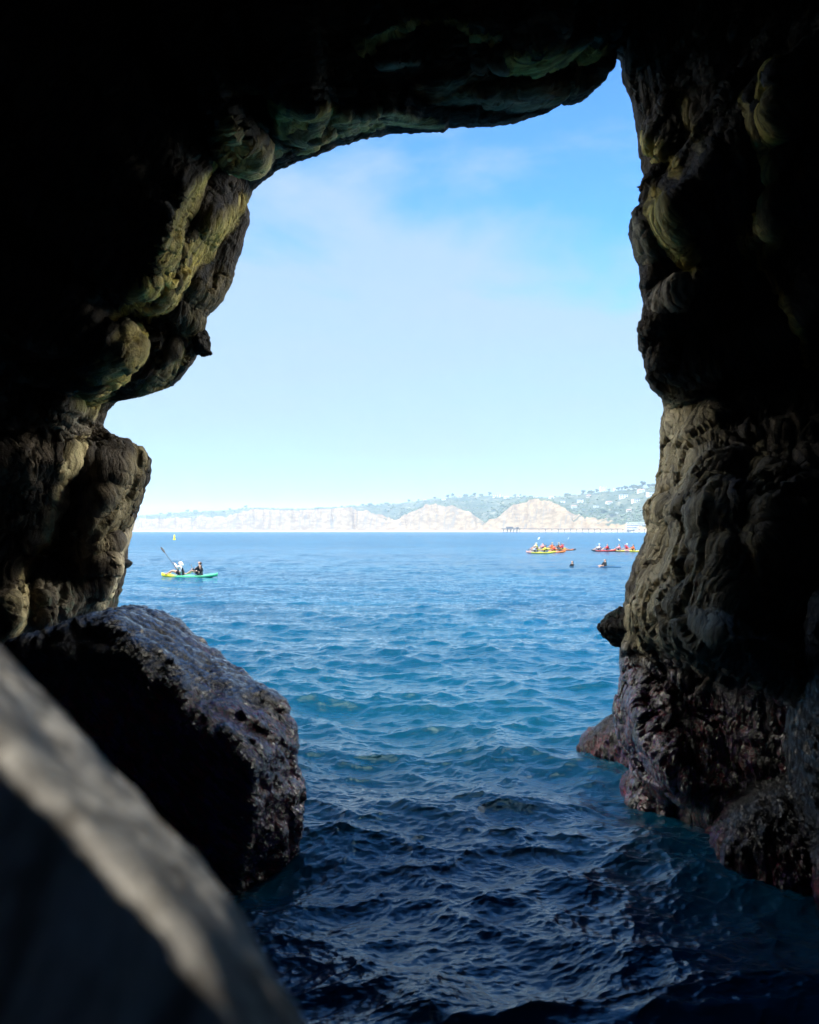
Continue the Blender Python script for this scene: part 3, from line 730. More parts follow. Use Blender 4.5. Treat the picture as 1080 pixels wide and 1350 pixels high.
# beach and surf strip
m_b = simple('beach_sand', (0.36, 0.31, 0.24), 0.9, 0.1, noise_amt=0.2, scale=0.02)
bx_ = np.stack([np.stack([Xc[:, 0]*((Ysh+q)/Ysh), Ysh+q, 0*Ysh+zq], -1) for q, zq in ((-25, 0.25), (8, 1.6), (42, 5.4))])
tag(link('beach', grid_mesh('beach', bx_), m_b), 'thin pale beach below the far cliffs', kind='structure')
m_s = simple('surf_foam', (0.55, 0.57, 0.58), 0.7, 0.3)
sx_ = np.stack([np.stack([Xc[:, 0]*((Ysh+q)/Ysh), Ysh+q+12*fbm(np.stack([cx/12, 0*cx, 0*cx], -1), 2, seed=5), 0*Ysh+zq], -1) for q, zq in ((-75, 0.12), (-50, 0.75), (-24, 0.3))])
tag(link('surf', grid_mesh('surf', sx_), m_s), 'thin white line of surf along the far beach', 'surf', kind='stuff')

def ground_z(x, Yd):
    """height of the coast at photo column x and depth Yd"""
    i = int(np.clip(np.searchsorted(cx, x), 1, len(cx)-1))
    return float(np.interp(Yd-Ysh[i], dI, Zc[i]))

# merged box builder
class MB:
    def __init__(s): s.bm = bmesh.new()
    def box(s, c, size, rz=0.0, rx=0.0):
        m = Matrix.Translation(c) @ Matrix.Rotation(rz, 4, 'Z') @ Matrix.Rotation(rx, 4, 'X') @ Matrix.Diagonal((*size, 1))
        bmesh.ops.create_cube(s.bm, size=1.0, matrix=m); return s
    def cyl(s, p0, p1, r0, r1=None, seg=8):
        p0 = Vector(p0); p1 = Vector(p1); d = p1-p0
        m = Matrix.Translation((p0+p1)/2) @ d.to_track_quat('Z', 'Y').to_matrix().to_4x4()
        bmesh.ops.create_cone(s.bm, cap_ends=True, segments=seg, radius1=r0, radius2=r0 if r1 is None else r1, depth=d.length, matrix=m); return s
    def ico(s, c, r, sub=2, sc3=(1, 1, 1), rot=None):
        m = Matrix.Translation(c)
        if rot is not None: m = m @ rot
        m = m @ Matrix.Diagonal((*sc3, 1))
        bmesh.ops.create_icosphere(s.bm, subdivisions=sub, radius=r, matrix=m); return s
    def mesh(s, name, smooth=False):
        me = bpy.data.meshes.new(name); s.bm.to_mesh(me); s.bm.free()
        if smooth:
            for p in me.polygons: p.use_smooth = True
        return me

# pier
M_pier = simple('pier_concrete', (0.16, 0.16, 0.16), 0.9, 0.2)
pier = empty('pier', tuple(px(760, 700, 1890)*np.array([1, 1, 0]))); tag(pier, 'long thin pier on many piles reaching from the far beach', 'pier')
pa = px(664, 700, 1800); pb = px(872, 700, 2110); pa[2] = pb[2] = 0
o0 = np.array(pier.location); dirp = (pb-pa); Lp = np.linalg.norm(dirp); dirp /= Lp; rzp = math.atan2(dirp[1], dirp[0])
mid = (pa+pb)/2-o0
link('deck', MB().box((mid[0], mid[1], 7.6), (Lp, 6.5, 1.1), rzp).mesh('deck'), M_pier, pier)
hd = pa+dirp*22-o0
link('pier_head', MB().box((hd[0], hd[1], 7.7), (44, 14, 1.4), rzp).mesh('pier_head'), M_pier, pier)
link('pump_house', MB().box((hd[0]-4, hd[1], 10.2), (16, 6, 3.6), rzp).box((hd[0]+12, hd[1], 9.6), (5, 5, 2.4), rzp).mesh('pump_house'), M_pier, pier)
for k in range(27):
    tpos = 5+k*(Lp-10)/26 if k > 4 else 5+k*9
    for sd in ((-1, 1) if k <= 4 else (0,)):
        c = pa+dirp*tpos-o0+np.array([-dirp[1], dirp[0], 0])*sd*5
        c2 = c + dirp*(3.5 if (k % 2 and k <= 4) else 0)
        link('pile', MB().cyl((c[0], c[1], -2), (c2[0], c2[1], 7.3), 0.95, 0.8, 6).mesh('pile'), M_pier, pier)

# houses and blocks on the far hills
M_white = simple('white_stucco', (0.78, 0.76, 0.72), 0.85, 0.2)
M_cream = simple('cream_stucco', (0.60, 0.52, 0.42), 0.85, 0.2)
M_roofr = simple('roof_tiles', (0.36, 0.20, 0.14), 0.9, 0.2)
M_roofg = simple('grey_roofing', (0.42, 0.43, 0.44), 0.9, 0.2)
M_glass = simple('window_glass', (0.03, 0.045, 0.06), 0.15, 0.6)
def house_proto(wmat, rmat, flat, w, d, h, nwin, floors):
    r = empty('house', (0, 0, 0))
    link('wall', MB().box((0, 0, h/2-4), (w, d, h+8)).mesh('wall'), wmat, r)
    if flat:
        link('roof', MB().box((0, 0, h+0.3), (w+1.0, d+1.0, 0.6)).mesh('roof'), rmat, r)
    else:
        bm = bmesh.new(); a, b = w/2+.8, d/2+.8
        vs = [bm.verts.new(v) for v in [(-a, -b, h), (a, -b, h), (a, b, h), (-a, b, h), (-a*.7, 0, h+2.8), (a*.7, 0, h+2.8)]]
        for f_ in ((0, 1, 5, 4), (1, 2, 5), (2, 3, 4, 5), (3, 0, 4), (3, 2, 1, 0)): bm.faces.new([vs[i] for i in f_])
        me = bpy.data.meshes.new('roof'); bm.to_mesh(me); bm.free(); link('roof', me, rmat, r)
    for fl in range(floors):
        for k in range(nwin):
            x = (k+0.5)/nwin*w*0.9-w*0.45
            link('window', MB().box((x, -d/2-0.05, (fl+0.55)*h/floors), (w*0.55/nwin, 0.3, h/floors*0.5)).mesh('window'), M_glass, r)
    return r
def copy_tree(o, parent=None):
    c = o.copy(); C.objects.link(c)
    if parent is not None: c.parent = parent
    for chh in list(o.children): copy_tree(chh, c)
    return c
def set_mat(o, mat):
    o.material_slots[0].link = 'OBJECT'; o.material_slots[0].material = mat
protos = [house_proto(M_white, M_roofg, True, 17, 10, 6.5, 3, 2), house_proto(M_cream, M_roofr, False, 15, 10, 5.5, 3, 1), house_proto(M_white, M_roofr, False, 20, 11, 7, 4, 2)]
# photo column, depth behind shore, proto, scale, label
HS = [(560,700,1,1.0,'cream house under a red roof, farthest left of the far hill houses'),
 (585,650,0,0.9,'small flat white house on the ridge above the bare bluff'),
 (606,760,1,1.0,'cream red roofed house beside the ridge trees, left of the white ridge block'),
 (655,780,0,1.7,'wide white flat roofed house on the middle ridge over the pale bluff'),
 (668,700,2,1.0,'white red roofed house just right of the wide white ridge house'),
 (683,800,1,0.9,'cream house half hidden on the ridge right of the middle bluff'),
 (706,620,0,0.8,'small white house at the top of the widest tan bluff'),
 (727,640,2,0.9,'white red roofed house on the slope where the widest bluff ends'),
 (742,520,0,0.9,'white flat house low on the green slope left of the terraces'),
 (757,430,2,0.9,'white red roofed house low over the tan bluff by the pier'),
 (765,560,0,1.2,'broad white flat house in the middle of the green slope'),
 (776,700,1,1.1,'cream red roofed house high on the green slope'),
 (786,480,0,0.9,'white flat house directly below the tall white block'),
 (803,540,2,1.0,'white red roofed house in the dense cluster under the tall white block'),
 (812,380,0,0.8,'low white flat house just above the tan bluff near the pier foot'),
 (822,640,0,1.6,'long white house stretched under the dark tree mass'),
 (829,430,1,0.9,'cream red roofed house above the striped terraces'),
 (838,560,0,1.3,'long white flat house right of the dense cluster'),
 (845,720,2,1.1,'white red roofed house high on the right near the cave wall'),
 (852,480,0,1.0,'white flat house right beside the cave wall edge, mid slope'),
 (858,640,0,1.4,'broad white house beside the cave wall edge near the hilltop')]
used = set()
for x, dpt, pi_, s_, lab in HS:
    src = protos[pi_]
    if pi_ in used: o = copy_tree(src)
    else: o = src; used.add(pi_)
    Yh = lerp_tab(YC, x)+dpt
    o.location = ((x-HX)/F*Yh, Yh, ground_z(x, Yh)-0.3); o.scale = (s_, s_, s_)
    o.rotation_euler = (0, 0, random.uniform(-.35, .35))
    tag(o, lab, 'house', 'houses on the far hills')
def block(x, dpt, w, d, h, floors, nwin, lab, wmat=M_white, name='apartment_block'):
    Yh = float(lerp_tab(YC, x))+dpt
    r = empty(name, ((x-HX)/F*Yh, Yh, ground_z(x, Yh)-2)); tag(r, lab, 'building')
    link('wall', MB().box((0, 0, h/2-5), (w, d, h+10)).mesh('wall'), wmat, r)
    link('roof', MB().box((0, 0, h+0.4), (w+1.2, d+1.2, 0.8)).box((w*.2, 0, h+1.6), (w*.25, d*.4, 1.9)).mesh('roof'), M_roofg, r)
    for fl in range(floors):
        for k in range(nwin):
            link('window', MB().box(((k+.5)/nwin*w*.92-w*.46, -d/2-.06, (fl+.55)*h/floors), (w*.5/nwin, .3, h/floors*.45)).mesh('window'), M_glass, r)
block(795, 900, 20, 14, 21, 6, 4, 'tall white block standing out on the hilltop against the sky')
block(811, 900, 9, 9, 15, 4, 2, 'slim white tower right of the tall white block on the hilltop')
block(832, 930, 34, 14, 9, 3, 7, 'long low white building on the skyline above the dark tree mass')
block(659, 905, 22, 10, 7, 2, 5, 'long low white building on the skyline over the middle bluff')
# striped terraces near the pier foot
Yt = float(lerp_tab(YC, 846))+62
tr = empty('terraced_building', tuple(px(846, 700, Yt)*np.array([1, 1, 0])+np.array([0, 0, 4]))); tag(tr, 'low building of long stacked terraces at the foot of the hill beside the cave wall', 'building')
for k in range(5):
    link('terrace', MB().box((0, k*7.0, 2+k*4.2), (78-k*4, 10, 1.6)).mesh('terrace'), M_white, tr)
    link('window_band', MB().box((0, k*7.0+2, -0.6+k*4.2), (74-k*4, 8, 3.4)).mesh('window_band'), M_glass, tr)

# trees on the far hills
def foliage_mat(name, a, b):
    m, t, bb = new_mat(name); N = NT(t)
    P = N.n('ShaderNodeNewGeometry').outputs['Position']
    N.put(bb.inputs['Base Color'], N.mix(N.rng(N.noise(P, 0.6, 5).outputs['Fac'], .35, .65), a+(1,), b+(1,)))
    bb.inputs['Roughness'].default_value = 0.85; bb.inputs['Specular IOR Level'].default_value = 0.15
    return m
M_leafd = foliage_mat('dark_foliage', (0.025, 0.05, 0.028), (0.06, 0.10, 0.045))
M_leafl = foliage_mat('olive_foliage', (0.05, 0.08, 0.035), (0.11, 0.14, 0.06))
M_bark = simple('bark', (0.12, 0.09, 0.07), 0.95, 0.1)
def crown_mesh(name, w, h, z0, nb, seed):
    r = random.Random(seed); bm = bmesh.new()
    blobs = [(r.uniform(-w*.36, w*.36), r.uniform(-w*.36, w*.36), z0+r.uniform(.15, .85)*h, r.uniform(.18, .34)*w) for _ in range(nb)]
    for bx, by, bz, br in blobs:
        for _ in range(46):
            th = r.uniform(0, 2*math.pi); cz_ = r.uniform(-1, 1); sr = math.sqrt(1-cz_*cz_); k = br*r.uniform(.55, 1.12)
            c = Vector((bx+k*sr*math.cos(th), by+k*sr*math.sin(th), bz+k*cz_*.75))
            m = Matrix.Translation(c) @ Matrix.Rotation(r.uniform(0, 6.3), 4, Vector((r.uniform(-1, 1), r.uniform(-1, 1), r.uniform(-1, 1))).normalized()) @ Matrix.Diagonal((1, .8, .5, 1))
            bmesh.ops.create_icosphere(bm, subdivisions=1, radius=w*r.uniform(.05, .10), matrix=m)
    me = bpy.data.meshes.new(name); bm.to_mesh(me); bm.free(); return me
def tree_proto(seed, w, h, mat):
    r = empty('tree', (0, 0, 0))
    link('trunk', MB().cyl((0, 0, -2), (0.2, 0, h*.45), .5, .3, 7).cyl((0, 0, h*.3), (w*.2, .3, h*.6), .25, .12, 6).cyl((0, 0, h*.3), (-w*.2, -.3, h*.62), .25, .12, 6).mesh('trunk'), M_bark, r)
    link('crown', crown_mesh('crown', w, h*.72, h*.28, 9, seed), mat, r)
    return r
tps = [tree_proto(1, 13, 12, M_leafd), tree_proto(2, 17, 10, M_leafl), tree_proto(3, 10, 15, M_leafd)]
TR = [(212,900,1),(224,880,1),(247,900,0),(258,930,1),(303,880,0),(324,860,2),(478,900,0),(488,880,1),(510,890,1),(540,900,0),(552,890,2),(573,880,1),
 (590,880,0),(597,900,2),(614,880,1),(625,880,0),(634,900,1),(646,880,2),(679,890,0),(686,880,2),(692,880,0),(700,860,1),(748,860,1),(770,860,0),(779,880,1),(788,840,0),(803,870,2),(815,860,0),(820,850,2),
 (826,840,0),(834,850,0),(841,860,1),(848,850,2),(856,860,0),(862,850,0),(808,330,1),(797,340,0)]
lab_t = {}
def tree_label(x, dpt, k):
    sh = ['dark round', 'olive spreading', 'tall dark'][k]
    if dpt < 500: return f'{sh} tree low on the slope above the tan bluff'
    if x < 235: pl = 'at the far left of the skyline'
    elif x < 270: pl = 'on the skyline above low grey cliffs'
    elif x < 340: pl = 'where low grey cliffs meet tall cliffs'
    elif x < 530: pl = 'on the skyline above the first gully'
    elif x < 605: pl = 'on the skyline over the middle bluff'
    elif x < 650: pl = 'left of the long middle building'
    elif x < 720: pl = 'right of the long middle building'
    elif x < 792: pl = 'left of the tall white block'
    elif x < 823: pl = 'just right of the tall white block'
    else: pl = 'below the long skyline building'
    return f'{sh} tree {pl}'
ut = set(); cnt = {}
for x, dpt, k in TR:
    l = tree_label(x, dpt, k); cnt.setdefault(l, []).append(x)
for x, dpt, k in TR:
    src = tps[k]
    if k in ut: o = copy_tree(src)
    else: o = src; ut.add(k)
    Yh = float(lerp_tab(YC, x))+dpt
    o.location = ((x-HX)/F*Yh, Yh, ground_z(x, Yh)-.5); sc_ = random.uniform(.85, 1.35) if dpt > 500 else 1.3
    if 823 < x < 850: sc_ *= 1.25
    if x < 340: sc_ *= 1.25
    o.scale = (sc_, sc_, sc_*random.uniform(.85, 1.1)); o.rotation_euler = (0, 0, random.uniform(0, 6))
    l = tree_label(x, dpt, k); xs = sorted(cnt[l])
    if len(xs) > 1:
        i = xs.index(x)
        l = l + (', leftmost of its pair' if len(xs) == 2 and i == 0 else ', rightmost of its pair' if len(xs) == 2 else [', leftmost of three', ', middle of three', ', rightmost of three'][i] if len(xs) == 3 else f', {["first", "second", "third", "fourth", "fifth"][i]} from the left')
    tag(o, l, 'tree', 'trees on the far skyline')
# scrub on the slopes: uncountable
bm = bmesh.new(); r = random.Random(44)
for _ in range(2200):
    x = r.uniform(170, 900); dpt = r.choice([r.uniform(170, 900), r.uniform(120, 500)])
    if x < 520 and dpt < 500: continue
    Yh = float(lerp_tab(YC, x))+dpt; z = ground_z(x, Yh); s_ = r.uniform(2.0, 6.5)*(1.0 if x > 520 else 1.3)
    m = Matrix.Translation(((x-HX)/F*Yh, Yh, z+s_*.2)) @ Matrix.Rotation(r.uniform(0, 6), 4, 'Z') @ Matrix.Diagonal((r.uniform(.8, 1.6), 1, r.uniform(.5, .9), 1))
    vs = bmesh.ops.create_icosphere(bm, subdivisions=1, radius=s_, matrix=m)['verts']
    for v in vs: v.co += Vector((r.uniform(-1, 1), r.uniform(-1, 1), r.uniform(-1, 1)))*s_*.22
me = bpy.data.meshes.new('scrub'); bm.to_mesh(me); bm.free()
tag(link('scrub', me, M_leafl), 'low bushes covering the slopes of the far hills', 'scrub', kind='stuff')

# ------------------------------------------------------------------ kayaks, paddlers, paddles, buoy
def plastic(name, col, tip=None, rough=0.35):
    m, t, b = new_mat(name); N = NT(t)
    tc = N.n('ShaderNodeTexCoord').outputs['Object']
    s_ = N.n('ShaderNodeSeparateXYZ'); N.put(s_.inputs[0], tc)
    n = N.noise(tc, 3.0, 5).outputs['Fac']
    col1 = N.mix(n, tuple(c*.8 for c in col)+(1,), tuple(min(1, c*1.12) for c in col)+(1,))
    if tip:
        (c2, a, bb_) = tip
        col1 = N.mix(N.rng(s_.outputs[0], a, bb_), col1, c2+(1,))
    N.put(b.inputs['Base Color'], col1); b.inputs['Roughness'].default_value = rough
    return m
def hull_mesh(L=4.1, W=0.80, H=0.36, n=30, m=14):
    V = []
    for i in range(n+1):
        t = -1+2*i/n; x = t*L/2
        wd = W/2*max(0.0, 1-abs(t)**2.6)**0.75 + 0.012
        rocker = 0.16*abs(t)**3.2
        hh = H*(1-0.25*abs(t)**2)
        ring = []
        for k in range(m):
            a = 2*math.pi*k/m
            yy_ = math.cos(a)*wd; s_ = math.sin(a)
            zz_ = (s_*hh*0.30 if s_ > 0 else s_*hh*0.62)
            if s_ > 0:  # cockpit wells
                for c0 in (-0.62, 0.72):
                    wv = math.exp(-((x-c0)/0.42)**4)*math.exp(-(yy_/(W*.36))**4)
                    zz_ -= wv*0.13
            ring.append((x, yy_, zz_+rocker+0.12))
        V.append(ring)
    me = grid_mesh('hull', np.array(V, float), wrap=True)
    return me
HULL = hull_mesh()
bpy_seat = MB().box((0, 0, 0.03), (0.42, 0.42, 0.05)).box((-0.21, 0, 0.20), (0.05, 0.42, 0.34), rx=0).mesh('seat')
M_dark = simple('black_fabric', (0.015, 0.017, 0.022), 0.8, 0.2)
def make_kayak(loc, rz, mat, label, scale=1.0, group=None):
    r = empty('kayak', loc, rz); tag(r, label, 'kayak', group)
    h = link('hull', HULL, None, r)
    if len(HULL.materials) == 0: HULL.materials.append(mat)
    set_mat(h, mat)
    for c0 in (-0.62, 0.72):
        s_ = link('seat', bpy_seat, M_dark, r); s_.location = (c0-0.05, 0, 0.14)
    r.scale = (scale,)*3
    return r

SKIN = simple('skin', (0.50, 0.30, 0.21), 0.6, 0.3)
def skin_mesh(name, verts, edges, radii, sub=2, roots=(0,)):
    me = bpy.data.meshes.new(name+'_cage'); me.from_pydata([tuple(v) for v in verts], edges, [])
    o = bpy.data.objects.new('tmp', me); C.objects.link(o)
    md = o.modifiers.new('s', 'SKIN'); md.use_smooth_shade = True
    for i, rr in enumerate(radii):
        rr = rr if isinstance(rr, tuple) else (rr, rr)
        me.skin_vertices[0].data[i].radius = rr; me.skin_vertices[0].data[i].use_root = (i in roots)
    sb = o.modifiers.new('b', 'SUBSURF'); sb.levels = sub; sb.render_levels = sub
    dg = bpy.context.evaluated_depsgraph_get()
    m2 = bpy.data.meshes.new_from_object(o.evaluated_get(dg)); m2.name = name
    bpy.data.objects.remove(o)
    for p in m2.polygons: p.use_smooth = True
    m2.materials.clear()
    return m2

def person_meshes(hands):
    """seated paddler facing +X, seat at z=0; hands = (left xyz, right xyz)"""
    V = [(0, 0, .10), (0.0, 0, .30), (.02, 0, .48), (.02, 0, .575), (.035, 0, .64), (.04, 0, .72), (.04, 0, .80)]
    E = [(0, 1), (1, 2), (2, 3), (3, 4), (4, 5), (5, 6)]
    Rr = [(.13, .16), (.11, .145), (.12, .16), (.055, .055), (.075, .07), (.098, .082), (.07, .065)]
    # nose and chin
    V.append((.145, 0, .705)); E.append((5, 7)); Rr.append((.014, .014))
    roots = [0]
    arms = []
    for sd, hnd in ((1, hands[0]), (-1, hands[1])):
        sh = Vector((.02, .19*sd, .50)); hv = Vector(hnd)
        d = hv-sh; mid_ = sh+d*.5; el = mid_+Vector((-.03, .10*sd, -.13))
        b = len(V); V += [tuple(sh), tuple(el), tuple(hv-d.normalized()*.06), tuple(hv)]
        E += [(2, b), (b, b+1), (b+1, b+2), (b+2, b+3)]; Rr += [(.062, .062), (.045, .045), (.030, .030), (.036, .022)]
        arms.append((sh, el, hv-d.normalized()*.06))
        dn = d.normalized(); side = dn.cross(Vector((0, 0, 1))).normalized()
        for f in range(5):
            off = (f-1.5)*.019 if f < 4 else -.045
            L = (.075, .085, .08, .062, .05)[f]
            p0 = hv+side*off*.7; p1 = p0+dn*L*.55+side*off*.2; p2 = p1+Vector((0, 0, -.03))+dn*.01
            b2 = len(V); V += [tuple(p0), tuple(p1), tuple(p2)]; E += [(b2, b2+1), (b2+1, b2+2)]; Rr += [(.010, .010), (.009, .009), (.008, .008)]; roots.append(b2)
    legs = []
    for sd in (1, -1):
        b = len(V); V += [(.08, .10*sd, .09), (.46, .17*sd, .27), (.80, .15*sd, .06), (.93, .16*sd, .10)]
        E += [(0, b), (b, b+1), (b+1, b+2), (b+2, b+3)]; Rr += [(.088, .088), (.062, .062), (.040, .042), (.03, .042)]
    body = skin_mesh('person', V, E, Rr, 2, roots)
    # shirt: torso and sleeves a little outside the body
    V2 = [(0, 0, .08), (0, 0, .30), (.02, 0, .48), (.02, 0, .56)]; E2 = [(0, 1), (1, 2), (2, 3)]; R2 = [(.15, .18), (.13, .165), (.14, .18), (.07, .07)]
    for sh, el, wr in arms:
        b = len(V2); V2 += [tuple(sh), tuple(el), tuple(wr)]; E2 += [(2, b), (b, b+1), (b+1, b+2)]; R2 += [(.08, .08), (.062, .062), (.045, .045)]
    shirt = skin_mesh('shirt', V2, E2, R2, 2)
    V3 = [(0, 0, .16), (0.005, 0, .32), (.022, 0, .46)]; vest = skin_mesh('life_vest', V3, [(0, 1), (1, 2)], [(.175, .20), (.17, .195), (.165, .18)], 2)
    V4 = [(.1, .1, .09)]
    Vt = []; Et = []; Rt = []
    for sd in (1, -1):
        b = len(Vt); Vt += [(.02, .09*sd, .09), (.28, .14*sd, .185)]; Et += [(b, b+1)]; Rt += [(.115, .11), (.09, .09)]
    shorts = skin_mesh('shorts', Vt, Et, Rt, 2, roots=(0, 2))
    hair = skin_mesh('hair', [(.01, 0, .76), (-.02, 0, .69), (-.045, 0, .60)], [(0, 1), (1, 2)], [(.095, .10), (.085, .095), (.04, .06)], 2)
    hood = skin_mesh('sun_hood', [(.02, 0, .80), (0, 0, .72), (-.05, 0, .62), (-.13, 0, .50)], [(0, 1), (1, 2), (2, 3)], [(.09, .09), (.115, .115), (.11, .12), (.06, .10)], 2)
    bmh = MB(); bmh.cyl((.04, 0, .775), (.04, 0, .785), .19, .18, 16).cyl((.04, 0, .775), (.04, 0, .87), .11, .085, 14); hat = bmh.mesh('hat', True)
    return dict(body=body, shirt=shirt, life_vest=vest, shorts=shorts, hair=hair, sun_hood=hood, hat=hat)
def paddle_mesh():
    return (MB().cyl((0, -1.0, 0), (0, 1.0, 0), .016, .016, 8).mesh('shaft', True),
            [MB().ico((0, s_*1.10, 0), 1.0, 2, (.016, .23, .095)).mesh('blade', True) for s_ in (1, -1)])
SHAFT, BLADES = paddle_mesh()
M_shaft = simple('paddle_shaft', (0.02, 0.02, 0.022), 0.4)
M_bl_w = simple('white_blade', (0.8, 0.8, 0.8), 0.4); M_bl_d = simple('dark_blade', (0.02, 0.025, 0.035), 0.4)

POSES = {}
def pose(kind):
    if kind in POSES: return POSES[kind]
    if kind == 'raised': h = ((.36, .20, .74), (.40, -.24, .46))     # one hand high
    elif kind == 'low': h = ((.42, .30, .36), (.40, -.30, .42))
    elif kind == 'rest': h = ((.34, .22, .24), (.36, -.22, .26))
    POSES[kind] = (person_meshes(h), h); return POSES[kind]
def cloth(c, n='cloth'):
    key = n+str(c)
    if key not in _cl: _cl[key] = simple('cloth_'+n, c, 0.85, 0.15)
    return _cl[key]
_cl = {}
NAMED = {'white': (.80, .80, .78), 'black': (.012, .014, .018), 'red': (.62, .03, .035), 'orange': (.75, .17, .03), 'yellow': (.72, .60, .06), 'pink': (.75, .30, .30), 'navy': (.02, .03, .08), 'brown': (.06, .035, .02), 'straw': (.62, .50, .30), 'grey': (.25, .26, .28)}
def make_person(loc, rz, kind, shirt, vest, head, headcol, label, group, paddle=None, plabel=None, blade='dark', roll=None, scale=1.0):
    P_, h = pose(kind)
    r = link('person', P_['body'], SKIN); r.location = loc; r.rotation_euler = (0, 0, rz); r.scale = (scale,)*3
    tag(r, label, 'person', group)
    s_ = link('shirt', P_['shirt'], cloth(NAMED['white'], 'white'), r); set_mat(s_, cloth(NAMED[shirt], shirt))
    t_ = link('shorts', P_['shorts'], cloth(NAMED['black'], 'black'), r)
    if vest:
        v = link('life_vest', P_['life_vest'], cloth(NAMED['red'], 'red'), r); set_mat(v, cloth(NAMED[vest], vest))
    if head:
        hh = link(head, P_[head], cloth(NAMED['brown'], 'brown'), r); set_mat(hh, cloth(NAMED[headcol], headcol))
    if paddle is not None:
        a = Vector(h[0]); b = Vector(h[1]); c = (a+b)/2; d = (a-b).normalized()
        if roll is not None: d = Vector(roll).normalized()
        # grip passes through the palms
        M = Matrix.Translation(loc) @ Matrix.Rotation(rz, 4, 'Z') @ Matrix.Diagonal((scale, scale, scale, 1)) @ Matrix.Translation(c+Vector((.03, 0, -.01)))
        q_ = Vector((0, 1, 0)).rotation_difference(d).to_matrix().to_4x4()
        p = empty('paddle', (0, 0, 0)); p.matrix_world = M @ q_
        tag(p, plabel, 'paddle', 'paddles of the kayak groups')
        link('shaft', SHAFT, M_shaft, p)
        for bl in BLADES:
            x = link('blade', bl, M_bl_d, p); set_mat(x, M_bl_w if blade == 'white' else M_bl_d)
    return r
def seat_pos(loc, rz, c0, scale=1.0, dz=0.17):
    return (loc[0]+math.cos(rz)*(c0)*scale, loc[1]+math.sin(rz)*(c0)*scale, loc[2]+dz*scale)

# near tandem kayak (green hull with yellow bow at its left end)
kl = px(250, 760, 59.0); kl[2] = 0.0; kl = tuple(kl)
rz = math.pi - 0.06
mk = plastic('green_yellow_plastic', (0.10, 0.62, 0.30), ((0.85, 0.80, 0.03), 0.7, 1.4))
make_kayak(kl, rz, mk, 'green tandem kayak with a yellow bow, alone on the left', 0.93)
make_person(seat_pos(kl, rz, 0.60), rz+.1, 'raised', 'white', 'black', 'sun_hood', 'white', 'person in white hood and top raising a paddle, front seat of the green kayak', 'paddlers in the green kayak',
    1, 'dark paddle raised high by the person in white', 'dark', roll=(.62, .25, .95), scale=1.12)
make_person(seat_pos(kl, rz, -0.72), rz-.1, 'low', 'black', 'black', 'hair', 'brown', 'person with dark hair and black vest, rear seat of the green kayak', 'paddlers in the green kayak',
    1, 'dark paddle held level by the rear person in black', 'dark', roll=(-.55, 1.0, -.14), scale=1.12)

G1 = 'kayaks in the left far group'; G2 = 'kayaks in the right far group'
P1 = 'paddlers in the left far group'; P2 = 'paddlers in the right far group'
pl = {n: plastic(n+'_plastic', c, t) for n, c, t in (('yellow', (.80, .68, .04), ((.75, .35, .30), 1.2, 1.5)), ('orange', (.80, .22, .03), ((.05, .05, .06), 1.45, 1.6)), ('red', (.65, .06, .04), ((.04, .05, .06), 1.2, 1.5)), ('gold', (.85, .55, .04), None), ('blue', (.01, .10, .22), None))}
def far_kayak(x, y, rz, m, label, grp, people, pgrp, sc_=1.0):
    Yk = CH*F/(y-HY); l = px(x, y, Yk); l[2] = 0.02; l = tuple(l)
    make_kayak(l, rz, pl[m], label, sc_, grp)
    for c0, kw in zip((.68, -.66), people):
        if kw is None: continue
        kind, shirt, vest, head, hc, lab, pad, blade, roll = kw
        make_person(seat_pos(l, rz, c0*sc_), rz, kind, shirt, vest, head, hc, lab, pgrp, 1 if pad else None, pad, blade, roll, scale=1.15)
far_kayak(713, 729.6, math.pi-.05, 'yellow', 'yellow kayak with a pinkish bow, nearest of the left far group', G1,
    [('low', 'white', 'black', 'hat', 'white', 'person in dark vest and white hat in the nearest yellow kayak', 'dark paddle over the bow of the nearest yellow kayak', 'dark', (-.3, 1, .1)),
     ('low', 'yellow', 'black', 'hair', 'brown', 'dark haired person in yellow shirt and dark vest, stern of the nearest yellow kayak', 'dark paddle over the stern of the nearest yellow kayak', 'dark', (.4, 1, -.2))], P1, .98)
far_kayak(712, 725.0, math.pi+.25, 'yellow', 'yellow kayak half hidden behind the nearest yellow one', G1,
    [('raised', 'yellow', 'yellow', 'hat', 'white', 'person all in yellow with white hat lifting a white paddle', 'white bladed paddle lifted by the person all in yellow', 'white', (-.55, .3, .8)),
     ('low', 'pink', 'red', 'hair', 'brown', 'person in pink shirt and red vest behind the person all in yellow', 'white bladed paddle of the person in pink behind the yellow vest', 'white', (.6, 1, -.25))], P1, .85)
far_kayak(734, 728.5, math.pi-1.05, 'orange', 'short looking orange kayak turned end on beside the nearest yellow kayak', G1,
    [('low', 'orange', 'red', 'hair', 'brown', 'person in orange shirt and red vest in the orange kayak seen end on', 'dark paddle across the orange kayak seen end on', 'dark', (0, 1, .1)), None], P1, .95)
far_kayak(733, 724.5, math.pi-.5, 'gold', 'golden kayak at the back of the left far group', G1,
    [('low', 'orange', 'red', 'hat', 'straw', 'person in straw hat and red vest in the bow of the golden kayak', 'dark paddle over the bow of the golden kayak', 'dark', (.2, 1, .1)),
     ('low', 'black', 'orange', 'hat', 'straw', 'person in black shirt and orange vest in the back group golden kayak', 'dark paddle over the stern of the golden kayak', 'dark', (-.2, 1, .15))], P1, .85)
far_kayak(745, 725.6, -.1, 'orange', 'orange kayak with a dark bow at the right end of the left far group', G1,
    [None, ('raised', 'red', 'red', 'hair', 'brown', 'person in red holding a white paddle up in the orange kayak with dark bow', 'white bladed paddle held up in the orange kayak with a dark bow', 'white', (.5, .3, .8))], P1, .85)
